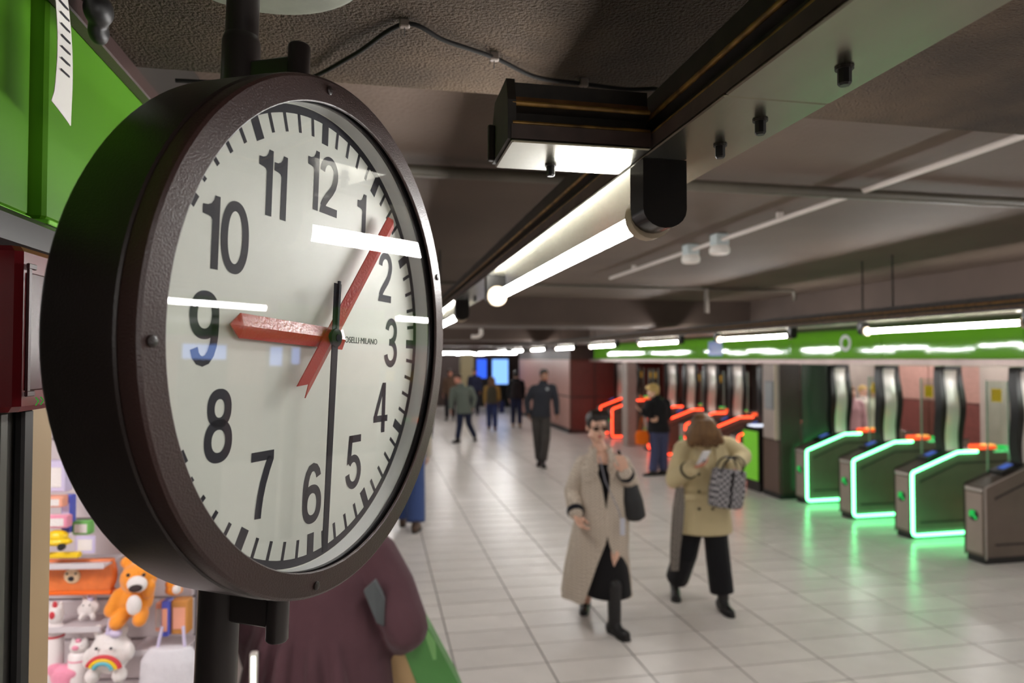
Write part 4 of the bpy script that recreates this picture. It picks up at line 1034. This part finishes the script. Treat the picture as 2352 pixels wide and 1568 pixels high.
MB().cbox((pB.x-.20, -.155, pB.z+.10), (pB.x+.19, -.148, pB.z+.145), .002).build('belt_front', M_trench, B.root)
for i in range(3):
    for q in (-1, 1): MB().tube([(pB.x-.02+q*.055, -.156, pB.z+.03+.14*i), (pB.x-.02+q*.055, -.164, pB.z+.03+.14*i)], .012, 12).build('button', mat('horn_button', (70, 54, 40), rough=.3), B.root)
for sd in 'LR':
    c = jB['el'+sd].lerp(jB['wr'+sd], .72); d = (jB['wr'+sd]-jB['el'+sd]).normalized()
    MB().tube([c-d*.012, c+d*.012], .072, 16).build('cuff_strap', mat('dark_strap', (70, 62, 48), rough=.7), B.root, 60)
trouser_mesh(B, cloth('black_trousers', (26, 25, 28), bump=.4), r=(.105, .10, .098), hemf=.80, vox=.009)
shoe(B, 'L', boot=.16, size=1.0); shoe(B, 'R', boot=.13, size=1.02)
ph = empty('phone', (0, 0, 0), 0, 'white phone held in front of the bent head', 'phone'); ph.matrix_world = B.root.matrix_basis @ Matrix.Translation(B.J(1614, 1050, -.36)) @ Euler((R_(-52), 0, R_(20))).to_matrix().to_4x4()
MB().cbox((-.037, -.075, -.004), (.037, .075, .004), .003).build('case', mat('white_case', (230, 230, 232), rough=.25), ph)
MB().tube([(.016, .05, -.0042), (.016, .05, -.0065)], .009, 14).tube([(.016, .027, -.0042), (.016, .027, -.0065)], .009, 14).build('camera_lens', M_blackg, ph)
# scarf hanging from the coat pocket
M_scarf = check_mat('grey_scarf', (150, 142, 134), (70, 64, 62), (170, 160, 150), 90)
sc0 = [B.J(1560, 1118, -.12), B.J(1557, 1160, -.2), B.J(1553, 1210, -.2), B.J(1548, 1260, -.16), B.J(1546, 1305, -.12)]
rr = []
for i, c in enumerate(sc0):
    w = (.035, .05, .05, .042, .036)[i]; rr.append([c + Vector((w*math.cos(2*PI*k/12), .018*math.sin(2*PI*k/12)*(1+.3*math.sin(i*2)), 0)) for k in range(12)])
MB().loft(rr).build('scarf', M_scarf, B.root, 60)
# patterned handbag on her forearm
hbc = B.J(1668, 1118, -.26)
bag2 = MB().ell([(0, 0, -.16, .12, .055), (0, 0, -.145, .145, .07), (0, 0, -.02, .158, .075), (0, 0, .13, .148, .055), (0, 0, .145, .14, .045)], 28)
hbg = rm(bag2, 'handbag', check_mat('monogram', (176, 172, 174), (60, 58, 64), (150, 146, 150), 42), None, .007, 2)
hbg.matrix_world = B.root.matrix_basis @ Matrix.Translation(hbc) @ Euler((0, R_(8), R_(10))).to_matrix().to_4x4()
tag(hbg, 'grey patterned handbag hanging on the forearm of the trench coat', 'bag')
for y_ in (-.05, .05):
    MB().tube(spline([(-.09, y_, .12), (-.075, y_, .19), (-.03, y_*.8, .235), (.03, y_*.8, .235), (.075, y_, .19), (.09, y_, .12)], 6), .0075, 8).build('handle', M_blackg, hbg, 60)
MB().cbox((-.008, -.082, -.15), (.008, -.062, .135), .004).build('centre_strap', M_blackg, hbg)

# ---- man in dark jacket walking towards the camera
C_ = Person('man in dark zip jacket and grey trousers walking towards the camera', 13.1, 1243)
C_.set(head=(1250, 863), neck=(1247, 880), shL=(1225, 891), shR=(1270, 889), elL=(1210, 921, .05), wrL=(1213, 949, -.02), elR=(1277, 921, 0), wrR=(1279, 950, -.05), pel=(1242, 953), knL=(1234, 1006, .02), anL=(1238, 1056, .1), knR=(1254, 1004, -.08), anR=(1247, 1060, -.12))
C_.defaults(); MhC = rot(4, 0, 14)
b_ = body_mesh(C_, SKIN2, MhC, 1.04, 1.05, vox=.009); face_parts(C_, b_, C_.j['head'], MhC, 1.04)
rm(hair_short(C_.j['head'], MhC, 1.04, 1.0, fringe=False), 'hair', mat('hair_jet', (24, 21, 20), rough=.5), C_.root, .01, 2)
def HC_(x, y, z): return C_.j['head'] + MhC @ Vector((x, y, z))*1.04
rm(MB().blob(HC_(0, -.04, -.088), (.046, .05, .03), MhC).blob(HC_(.045, -.02, -.06), (.018, .04, .03), MhC).blob(HC_(-.045, -.02, -.06), (.018, .04, .03), MhC), 'beard', MATS['hair_jet'], C_.root, .008, 1)
top_mesh(C_, cloth('charcoal_jacket', (44, 45, 52)), hem=-.03, bulk=1.06, sleeve=(.074, .066, .052), vox=.011)
tag(MB().blob(C_.J(1257, 893, -.14), (.03, .006, .03)).build('badge', mat('grey_badge', (150, 152, 156), rough=.4), C_.root, 179), 'small round pale badge')
MB().tube([C_.j['wrR'] + Vector((0, 0, -.012)), C_.j['wrR'] + Vector((0, 0, .02))], .032, 14).build('watch', mat('pale_watch', (220, 214, 200), rough=.3), C_.root)
trouser_mesh(C_, cloth('grey_trousers', (66, 62, 60)), r=(.102, .085, .075), vox=.011); shoe(C_, 'L', boot=.03, vox=.009); shoe(C_, 'R', boot=.03, vox=.009)

# ---- man in grey green jacket striding
D_ = Person('man in grey green jacket and navy jeans striding past far down the hall', 16.9, 1063)
D_.set(head=(1051, 869), neck=(1058, 885), shL=(1041, 894), shR=(1081, 893), elL=(1037, 917, -.05), wrL=(1036, 938, -.1), elR=(1090, 914, .08), wrR=(1086, 936, .1), pel=(1066, 943), knL=(1056, 975, -.12), anL=(1051, 1008, -.2), toeL=(1041, 1014, -.24), knR=(1077, 972, .12), anR=(1091, 1002, .25), toeR=(1093, 1011, .15))
D_.defaults(); Mh = rot(10, 0, -35)
b_ = body_mesh(D_, SKIN3, Mh, 1.02, 1.05, vox=.011); face_parts(D_, b_, D_.j['head'], Mh, 1.02)
rm(hair_short(D_.j['head'], Mh, 1.02, 1.0), 'hair', mat('hair_dark', (60, 44, 34), rough=.6), D_.root, .012, 2)
top_mesh(D_, cloth('green_jacket', (98, 106, 98)), hem=-.06, bulk=1.12, sleeve=(.078, .07, .056), vox=.012)
trouser_mesh(D_, cloth('navy_jeans', (32, 38, 62)), r=(.1, .078, .066), vox=.012); shoe(D_, 'L', boot=.03, vox=.01); shoe(D_, 'R', boot=.03, vox=.01)

# ---- generic walkers
def walker(label, d0, px, foot, head_px, skin, jm, tm, hm, facing=0, stride=.1, arms=.03, bulk=1.0, backpack=None, hemr=(.1, .08, .07), top_hem=-.05, hood=None, shoes=None, vox=.012, long_hair=False):
    p = Person(label, d0, px); s_ = 1568/d0
    ht = HC - (head_px-824)/s_                 # top of head
    k = ht/1.74
    def V(x, y, z): return Vector((x*k, y*k, z*k))
    f = -1 if facing < 90 else 1
    p.j = dict(head=V(0, -.01*-f, 1.62), neck=V(0, 0, 1.45), shL=V(-.185, 0, 1.40), shR=V(.185, 0, 1.40), elL=V(-.225, .05, 1.12), wrL=V(-.225, -.02+f*.08, .89), elR=V(.225, -.03, 1.12), wrR=V(.22, f*.12, .90),
               pel=V(0, 0, .94), knL=V(-.095, f*(.06+stride*.3), .5), anL=V(-.10, f*stride, .09), knR=V(.095, f*.04 - f*stride*.4, .5), anR=V(.11, -f*stride, .09), toeL=V(-.12, f*(stride+.16), .04), toeR=V(.13, f*(-stride+.16), .04))
    p.defaults(); Mh = rot(3, 0, facing)
    b = body_mesh(p, skin, Mh, 1.0*k, 1.0, vox=vox); face_parts(p, b, p.j['head'], Mh, k)
    hr = hair_short(p.j['head'], Mh, k, 1.05, fringe=False)
    if long_hair:
        for a in range(-3, 4): hr.limb([p.j['head'] + Mh @ Vector((a*.02, .06, .05)), p.j['head'] + Mh @ Vector((a*.026, .1, -.06)), p.j['head'] + Mh @ Vector((a*.026, .1, -.2))], [.03, .034, .016], 8)
    rm(hr, 'hair', hm, p.root, vox, 2)
    top_mesh(p, jm, bulk=bulk, hem=top_hem, vox=vox, hood=hood)
    trouser_mesh(p, tm, r=hemr, vox=vox)
    shoe(p, 'L', shoes, boot=.03, vox=.011); shoe(p, 'R', shoes, boot=.03, vox=.011)
    if backpack:
        c = V(0, -f*.20, 1.17)
        bp = rm(MB().ell([(c.x, c.y, c.z-.24, .10, .06), (c.x, c.y, c.z-.22, .15, .09), (c.x, c.y, c.z+.1, .145, .085), (c.x, c.y, c.z+.22, .11, .06), (c.x, c.y, c.z+.25, .05, .03)]), 'backpack', backpack, None, vox, 3)
        bp.matrix_world = p.root.matrix_basis; tag(bp, label.split(' ')[0] + ' rucksack' if 0 else 'dark rucksack worn by the ' + label[:60], 'rucksack')
        MB().cbox((c.x-.09, c.y-.1*(1 if f > 0 else -1)-.01, c.z-.18), (c.x+.09, c.y-.1*(1 if f > 0 else -1)+.01, c.z-.02), .008).build('pocket', backpack, bp)
    return p
Ew = walker('woman in mustard jacket and blue jeans walking away', 19.7, 1130, 988, 866, SKIN, cloth('mustard', (150, 118, 62)), cloth('blue_jeans', (46, 56, 96)), mat('hair_mid', (110, 76, 48), rough=.6), facing=180, stride=.12, backpack=cloth('olive_pack', (66, 62, 50)), shoes=mat('brown_shoe', (92, 62, 50), rough=.5), long_hair=True)
Fw = walker('person in black hooded jacket walking away', 20.5, 1186, 980, 852, SKIN, cloth('black_jacket', (28, 27, 30)), cloth('dark_jeans', (36, 40, 66)), MATS['hair_jet'], facing=180, stride=.1, hood=-1, backpack=cloth('black_pack', (40, 34, 36)), shoes=mat('tan_shoe', (150, 128, 108), rough=.5), bulk=1.1)
cb = MB().cbox((0, 0, 0), (.16, .08, .34), .02).build('tote_bag', cloth('navy_tote', (40, 46, 84)), None); q_ = Ew.J(1146, 948, -.05); cb.matrix_world = Ew.root.matrix_basis @ Matrix.Translation(q_); tag(cb, 'navy tote bag beside the mustard jacket', 'bag')
walker('person in brown coat half hidden behind the clock rim', 23.0, 1034, 965, 848, SKIN3, cloth('brown_coat', (96, 74, 60)), cloth('black_slacks', (34, 32, 36)), MATS['hair_dark'], facing=20, top_hem=-.25)
walker('person in navy clothes near the blue screens', 25.0, 1090, 955, 846, SKIN2, cloth('navy_coat', (30, 32, 52)), cloth('navy_slacks', (28, 30, 44)), MATS['hair_jet'], facing=-20, bulk=1.1)
Hd = walker('person mostly hidden behind the clock with one dark shoe showing', 17.9, 982, 1004, 858, SKIN, cloth('grey_coat', (84, 82, 82)), MATS['black_slacks'], MATS['hair_dark'], facing=150, stride=.22)
Jn = walker('person in wide blue trousers mostly hidden behind the clock', 8.3, 940, 1215, 892, SKIN, cloth('cream_top', (200, 190, 176)), cloth('denim_wide', (66, 84, 134)), MATS['hair_mid'], facing=170, stride=.16, hemr=(.11, .11, .115), vox=.010, shoes=mat('brown_sandal', (96, 74, 62), rough=.5))

# ---- blond person at the red gates
K = Person('blond person in black jacket and blue trousers standing at the red gates', 12.05, 1508)
K.set(head=(1498, 899, -.02), neck=(1506, 914), shL=(1490, 926, -.06), shR=(1530, 924, .06), elL=(1484, 950, -.1), wrL=(1474, 944, -.12), elR=(1534, 955, .04), wrR=(1512, 962, -.1), pel=(1512, 985), knL=(1503, 1034, 0), anL=(1498, 1083, 0), knR=(1522, 1032, .05), anR=(1522, 1080, .08))
K.j['toeL'] = K.j['anL'] + Vector((-.16, -.04, -.05)); K.j['toeR'] = K.j['anR'] + Vector((-.15, -.05, -.05))
K.defaults(); Mh = rot(6, 0, -75)
b_ = body_mesh(K, SKIN, Mh, 1.0, 1.0, vox=.009); face_parts(K, b_, K.j['head'], Mh)
rm(hair_short(K.j['head'], Mh, 1.0, 1.14), 'hair', mat('hair_blond', (206, 172, 108), rough=.5, bump=.4, bscale=60), K.root, .009, 2)
top_mesh(K, MATS['black_jacket'], hem=-.05, bulk=1.12, sleeve=(.08, .072, .056), vox=.011)
trouser_mesh(K, cloth('slate_jeans', (74, 78, 110)), r=(.104, .085, .084), vox=.011); shoe(K, 'L', boot=.03, vox=.009); shoe(K, 'R', boot=.03, vox=.009)
ob = rm(MB().ell([(0, 0, -.12, .06, .04), (0, 0, -.1, .12, .07), (0, 0, .05, .13, .07), (0, 0, .13, .09, .04)]), 'orange_bag', cloth('orange_cloth', (226, 104, 18)), None, .01, 3)
ob.matrix_world = K.root.matrix_basis @ Matrix.Translation(K.J(1474, 1005, -.05)); tag(ob, 'bright orange carrier bag held low by the blond person', 'bag')
MB().tube(spline([(-.05, 0, .1), (-.03, 0, .26), (.0, 0, .36), (.03, 0, .26), (.05, 0, .1)], 5), .006, 6).build('handle', MATS['orange_cloth'], ob)
# ---- three people beyond the gates
for px, top, dd, lab, jm, tm, hm in ((1953, 884, 12.1, 'person in pink top beyond the green gates', cloth('pink_top', (178, 138, 142)), cloth('mauve_skirt', (120, 92, 100)), MATS['hair_mid']), (1981, 882, 13.1, 'person in white hooded top beyond the green gates', cloth('white_hood', (226, 214, 206)), cloth('stone_trousers', (176, 162, 148)), MATS['hair_blond']), (2007, 884, 12.4, 'person in cream coat beyond the green gates', cloth('cream_coat', (218, 212, 196)), cloth('cream_trousers', (206, 200, 188)), MATS['hair_blond'])):
    walker(lab, dd, px, 1073, top+3, SKIN, jm, tm, hm, facing=10, stride=.08)

# ---- foreground person in maroon jacket, seen from behind
Mp = Person('person in maroon jacket seen from behind below the clock', 2.44, 762)
Mp.set(head=(748, 1092, .04), neck=(752, 1212, .02), shL=(622, 1272, .0), shR=(868, 1262, .0), elL=(590, 1430, .03), wrL=(612, 1560, .2), elR=(936, 1432, -.06), wrR=(905, 1478, .2), pel=(738, 1560, 0))
Mp.defaults(); Mh = rot(3, 0, 178)
for sd in 'LR':
    q = -1 if sd == 'L' else 1
    Mp.j['toe'+sd] = Mp.j['an'+sd] + Vector((q*.03, .16, -.05))
bM = body_mesh(Mp, SKIN, Mh, 1.0, 1.0, vox=.007, handR=dict(d=(.1, .8, -.3), n=(-.5, 0, -.6), t=(-.4, .5, .6), curl=.6)); face_parts(Mp, bM, Mp.j['head'], Mh)
rm(hair_short(Mp.j['head'], Mh, 1.0, 1.05, fringe=False), 'hair', MATS['hair_dark'], Mp.root, .008, 2)
M_mar = cloth('maroon_cloth', (80, 54, 60), bump=1.0, bscale=6, var=.12, vscale=5)
jj = Mp.j; mb = MB(); nb, pel = jj['neck'], jj['pel']; shm = (jj['shL']+jj['shR'])/2
mb.ell([(pel.x-.015, 0, pel.z-.14, .285, .2), (pel.x-.012, 0, pel.z-.1, .285, .2), (pel.x-.005, 0, pel.z+.05, .262, .185), (shm.x+.002, 0, 1.18, .225, .16), (shm.x, 0, 1.30, .215, .145), (shm.x, 0, shm.z-.02, .19, .12), (shm.x, 0, shm.z+.04, .13, .095), (nb.x, 0, nb.z+.01, .075, .07)], 28)
for sd in 'LR':
    a, b, c = jj['sh'+sd], jj['el'+sd], jj['wr'+sd]; q = -1 if sd == 'L' else 1; e = b.lerp(c, .9)
    mb.limb([a + Vector((-q*.07, 0, .02)), a + Vector((-q*.01, 0, -.02)), a.lerp(b, .5), b], [.085, .088, .085, .078], 14)
    mb.limb([b, b.lerp(e, .5), e], [.078, .068, .056], 14)
# vertical folds
for i, (x0, zz) in enumerate(((-.16, 1.2), (-.07, 1.25), (.03, 1.22), (.12, 1.16))):
    mb.limb([(pel.x+x0*.7, -.135, zz), (pel.x+x0, -.178, zz-.2), (pel.x+x0*1.25, -.192, zz-.42)], [.014, .028, .032], 8)
rm(mb, 'jacket', M_mar, Mp.root, .008, 5)
rm(MB().blob(nb + Vector((0, -.075, -.01)), (.135, .06, .075)).blob(nb + Vector((0, -.1, -.07)), (.12, .045, .09)), 'hood', M_mar, Mp.root, .008, 3)
trouser_mesh(Mp, MATS['black_slacks'], vox=.012); shoe(Mp, 'L', boot=.03, vox=.009); shoe(Mp, 'R', boot=.03, vox=.009)
gs = Mp.J(858, 1385, -.17)
gsl = MB().add([Mp.J(838, 1352, -.17), Mp.J(862, 1330, -.16), Mp.J(886, 1372, -.13), Mp.J(884, 1432, -.12), Mp.J(868, 1424, -.14)] + [v + Vector((0, .03, 0)) for v in (Mp.J(838, 1352, -.17), Mp.J(862, 1330, -.16), Mp.J(886, 1372, -.13), Mp.J(884, 1432, -.12), Mp.J(868, 1424, -.14))], [(0,1,2,3,4), (9,8,7,6,5), (0,5,6,1), (1,6,7,2), (2,7,8,3), (3,8,9,4), (4,9,5,0)])
gsl.build('grey_pouch', cloth('grey_webbing', (84, 88, 90)), Mp.root)
# green folder bag under the arm
gbm = empty('green_bag', (0, 0, 0), 0, 'green carrier bag with tan lining held at the right side of the maroon jacket', 'bag'); gbm.matrix_world = Mp.root.matrix_basis
g0 = [Mp.J(930, 1488, -.02), Mp.J(978, 1420, .0), Mp.J(1058, 1566, .06), Mp.J(1090, 1640, .1), Mp.J(1000, 1650, .05), Mp.J(962, 1568, .02)]
g1 = [v + Vector((-.02, .12, .0)) for v in g0]
MB().loft([g0, g1]).build('side', mat('green_card', (74, 132, 66), rough=.45, var=.06, vscale=3), gbm)
MB().loft([[Mp.J(975, 1425, -.003), Mp.J(1002, 1466, .012), Mp.J(1010, 1600, .05), Mp.J(985, 1600, .035)], [Mp.J(975, 1425, .004), Mp.J(1002, 1466, .018), Mp.J(1010, 1600, .056), Mp.J(985, 1600, .04)]]).build('fold', mat('green_card_light', (120, 176, 104), rough=.4), gbm)
t0 = [Mp.J(900, 1480, .0), Mp.J(932, 1488, .0), Mp.J(975, 1600, .04), Mp.J(900, 1600, .04)]
MB().loft([t0, [v + Vector((0, .03, 0)) for v in t0]]).build('lining', mat('tan_card', (190, 160, 116), rough=.6), gbm)
# ------------------------------------------------------------------ toys in the shop
_rt = Vector((cr, -ci, 0)); _pt = R_(1.461); _fw = Vector((ci*math.cos(_pt), cr*math.cos(_pt), math.sin(_pt))); _up = _rt.cross(_fw)
def at(px, py, Y):
    d = _rt*((px-1176)/1568) + _up*((784-py)/1568) + _fw
    return Vector((0, 0, HC)) + d*(Y/d.y)
PXM = 1/776.
def plush(m): return mat(m[0], m[1], rough=.95, spec=.1, bump=.4, bscale=160, sheen=.4)
PW = plush(('plush_white', (232, 226, 224))); PO = plush(('plush_orange', (240, 150, 52))); PP = plush(('plush_pink', (236, 150, 176))); PY = mat('toy_yellow', (238, 200, 30), rough=.35); PB = mat('toy_blue', (84, 96, 200), rough=.4); PC = mat('toy_cyan', (92, 178, 196), rough=.6); PR = mat('toy_red', (206, 60, 70), rough=.6); PG = mat('toy_green', (110, 180, 90), rough=.4)
PLI = mat('toy_lilac', (206, 196, 226), rough=.4); PSA = mat('toy_salmon', (240, 168, 140), rough=.5); PBR = mat('card_brown', (206, 140, 70), rough=.6)
def toy(name, px, py, Y, label, cat, group='toys on the display board'):
    c = at(px, py, Y); o = empty(name, c, R_(-8), label, cat, group); return o
# orange plush animal
o = toy('plush_toy', 318, 1352, 2.20, 'orange plush animal with open dark mouth on the display board', 'plush toy')
rm(MB().blob((-.012, 0, -.028), (.056, .045, .052)).blob((.006, -.012, .035), (.052, .044, .046)).limb([(-.045, -.02, -.01), (-.06, -.03, -.05)], [.02, .022]).limb([(.04, -.025, -.005), (.05, -.035, .02)], [.016, .015]).blob((-.035, 0, .078), .017).blob((.045, 0, .07), .017).limb([(-.03, -.03, -.065), (-.035, -.05, -.078)], .022).limb([(.025, -.03, -.06), (.028, -.05, -.072)], .02), 'body', PO, o, .004, 3)
rm(MB().blob((.02, -.05, .03), (.03, .014, .024)).blob((.012, -.05, -.03), (.022, .012, .03)), 'muzzle', PW, o, .003, 2)
MB().blob((.022, -.064, .022), (.02, .005, .011), (0, R_(-8), 0)).build('mouth', mat('plush_dark', (54, 40, 40), rough=.8), o, 179)
for q in (-1, 1): MB().blob((.016+q*.022, -.05, .056), .005).build('eye', M_ink, o, 179)
# unicorn with rainbow
def unicorn(px, py, Y, s, label, rainbow=True):
    o = toy('plush_unicorn', px, py, Y, label, 'plush toy'); 
    def v(*p): return tuple(c*s for c in p)
    b = MB().blob(v(0, 0, -.005), v(.058, .045, .06)).blob(v(-.035, -.03, -.06), v(.02, .022, .022)).blob(v(.04, -.03, -.058), v(.02, .022, .022)).blob(v(-.036, 0, .055), v(.014, .01, .02)).blob(v(.034, 0, .058), v(.014, .01, .02)).blob(v(.055, -.01, .0), v(.016, .016, .026)).blob(v(-.058, -.01, -.02), v(.014, .016, .03))
    rm(b, 'body', PW, o, .004, 3)
    MB().tube([v(.0, -.012, .052), v(.004, -.018, .098)], [.010*s, .002*s], 10).build('horn', PLI, o, 60)
    for q in (-1, 1): MB().blob(v(q*.02+.002, -.044, .022), .0042*s).build('eye', M_ink, o, 179)
    MB().blob(v(.022, -.02, .055), v(.018, .014, .012)).build('mane', PLI, o, 179)
    if rainbow:
        for k, m in enumerate((PR, PY, PC)):
            r = (.046-.010*k)*s
            MB().tube([(.006*s + r*math.cos(R_(t)), (-.052-.002*k)*s, -.035*s + r*.8*math.sin(R_(t))) for t in range(8, 175, 14)], .0062*s, 8).build('rainbow_band', m, o, 60)
unicorn(255, 1492, 2.18, 1.0, 'large white plush unicorn with rainbow on its belly')
unicorn(206, 1392, 2.24, .45, 'small white unicorn figure on the middle shelf', False)
def bottle(px, py, Y, r, h, label, capm):
    o = toy('toy_bottle', px, py, Y, label, 'bottle')
    MB().lathe([(.0001, -h/2), (r*.95, -h/2), (r, -h/2+.006), (r, h*.22), (r*.8, h*.27), (.0001, h*.27)], 24, False).build('body', mat('bottle_white', (236, 228, 228), rough=.3), o, 40)
    MB().lathe([(r*1.02, h*.1), (r*1.04, h*.1), (r*1.04, h*.13), (r*1.02, h*.13)], 24, True).build('band', capm, o)
    rm(MB().blob((0, 0, h*.38), (r*.95, r*.85, h*.15)).blob((-r*.6, 0, h*.5), (r*.25, r*.2, h*.06)).blob((r*.6, 0, h*.5), (r*.25, r*.2, h*.06)), 'head_cap', PW, o, .003, 2)
    MB().blob((0, -r*.8, h*.40), (r*.35, r*.2, h*.05)).build('muzzle', capm, o, 179)
    MB().blob((r*.1, -r*.4, h*.52), (r*.3, r*.2, h*.05)).build('bow', capm, o, 179)
bottle(127, 1478, 2.22, .023, .22, 'tall white animal bottle at the left edge of the display', PR)
bottle(182, 1524, 2.20, .028, .135, 'short white animal bottle with pink bow beside the unicorn', PP)
o = toy('plush_toy', 150, 1552, 2.20, 'fluffy pink toy low at the left of the display', 'plush toy')
rm(MB().blob((0, 0, 0), (.04, .03, .035)).blob((-.03, 0, .02), .02).blob((.03, -.005, .015), .022).blob((.0, -.02, -.03), .025), 'body', PP, o, .004, 1)
# orange tray with little face
o = toy('pencil_case', 182, 1322, 2.23, 'clear orange pencil case with a small animal face', 'case')
rm(MB().box((-.13, -.012, -.04), (.098, .012, .05)).blob((.09, 0, .005), (.02, .014, .045)), 'body', mat('orange_plastic', (226, 120, 60), rough=.25, var=.12, vscale=30), o, .004, 3)
MB().cbox((-.13, -.016, -.052), (.1, .016, -.04), .003).build('rim', mat('orange_rim', (238, 108, 30), rough=.3), o)
fc = MB().blob((-.012, -.014, .004), (.024, .006, .022)).build('face', mat('cream_face', (236, 208, 170), rough=.6), o, 179)
MB().blob((-.012, -.021, -.002), (.009, .003, .007)).build('nose', M_ink, fc, 179)
for q in (-1, 1): MB().blob((-.012+q*.012, -.019, .012), .003).build('eye', M_ink, fc, 179)
# shelves of clear plastic
for k, (px, py, l, lab) in enumerate(((190, 1281, .22, 'clear plastic shelf under the price card'), (190, 1420, .2, 'grey shelf edge behind the small unicorn'), (395, 1470, .14, 'grey shelf under the orange boxes'))):
    c = at(px, py, 2.27); s_ = empty('display_shelf', c, R_(-8), lab, 'shelf', 'shelves on the display board')
    MB().cbox((-l*.62, -.09, -.004), (l*.5, .03, .002), .001).build('board', M_slat, s_)
    MB().cbox((-l*.62, -.094, -.006), (l*.5, -.09, .010), .001).build('lip', mat('shelf_lip', (206, 200, 204), rough=.2), s_)
def carton(px, py, Y, w, h, dpt, m, label, m2=None, name='toy_box', cat='box'):
    o = toy(name, px, py, Y, label, cat)
    MB().cbox((-w/2, -dpt/2, -h/2), (w/2, dpt/2, h/2), .003).build('carton', m, o)
    if m2: MB().cbox((-w*.36, -dpt/2-.0015, -h*.34), (w*.36, -dpt/2, h*.30), .0006).build('label_print', m2, o)
    return o
carton(130, 1092, 2.24, .07, .09, .04, PLI, 'lilac box at the top left of the shop display', PW)
carton(128, 1150, 2.22, .06, .03, .04, PSA, 'salmon coloured box under the lilac box', PW)
carton(158, 1178, 2.24, .028, .11, .03, PB, 'narrow blue upright box in the shop display', PLI)
carton(134, 1196, 2.20, .065, .035, .03, PP, 'flat pink box in the shop display', PW)
carton(192, 1210, 2.24, .05, .04, .03, PG, 'small green box with white face near the case edge', PW)
carton(385, 1416, 2.22, .022, .105, .04, PB, 'thin blue book upright among orange boxes', PSA)
carton(418, 1412, 2.23, .05, .10, .04, PBR, 'stack of brown orange cards beside the pole', PSA)
carton(372, 1412, 2.24, .022, .085, .04, PSA, 'orange striped box left of the blue book', PW)
o = carton(196, 1250, 2.20, .056, .05, .003, PLI, 'white price card standing on the clear shelf', PW, 'price_card', 'card')
o = toy('toy_car', 131, 1234, 2.20, 'yellow toy car on the clear shelf', 'toy car')
rm(MB().blob((0, 0, .004), (.032, .02, .018)).blob((.0, 0, -.012), (.045, .022, .012)), 'body', PY, o, .003, 2)
for q in (-1, 1): MB().tube([(q*.024, -.024, -.022), (q*.024, -.014, -.022)], .010, 14).build('wheel', M_black, o)
carton(148, 1274, 2.20, .09, .016, .02, PY, 'flat yellow packet under the toy car')
o = toy('plush_toy', 400, 1350, 2.22, 'small orange and white plush on top of the cards', 'plush toy')
rm(MB().blob((0, 0, -.006), (.026, .02, .016)).blob((-.012, 0, .012), .014), 'body', PO, o, .003, 2); rm(MB().blob((.012, -.012, .0), (.013, .012, .015)), 'belly', PW, o, .003, 1)
pc = at(392, 1545, 2.16); o = empty('fabric_bag', pc, R_(-8), 'pale grey fabric bag hanging low beside the pole', 'bag')
rm(MB().ell([(0, 0, -.16, .08, .03), (0, 0, -.1, .095, .035), (0, 0, .04, .085, .03), (0, 0, .075, .06, .02)]), 'body', cloth('pale_fabric', (212, 210, 216), bscale=30), o, .006, 3)
for q in (-1, 1): MB().tube([(q*.04, 0, .06), (q*.03, .01, .13)], .005, 6).build('strap', PLI, o)
# slim lit edge strip beside the shop opening
ls = empty('light_strip', (-.385, 2.36, 0), 0, 'slim white lit strip low beside the clock pole', 'lamp')
MB().cbox((-.012, -.012, 0), (.012, .012, 1.10), .003).build('housing', M_white, ls)
MB().box((-.006, -.0135, .05), (.006, -.0122, 1.09)).build('tube', emat('strip_white', (.9, 1, .85), 4.0), ls)
finalize()
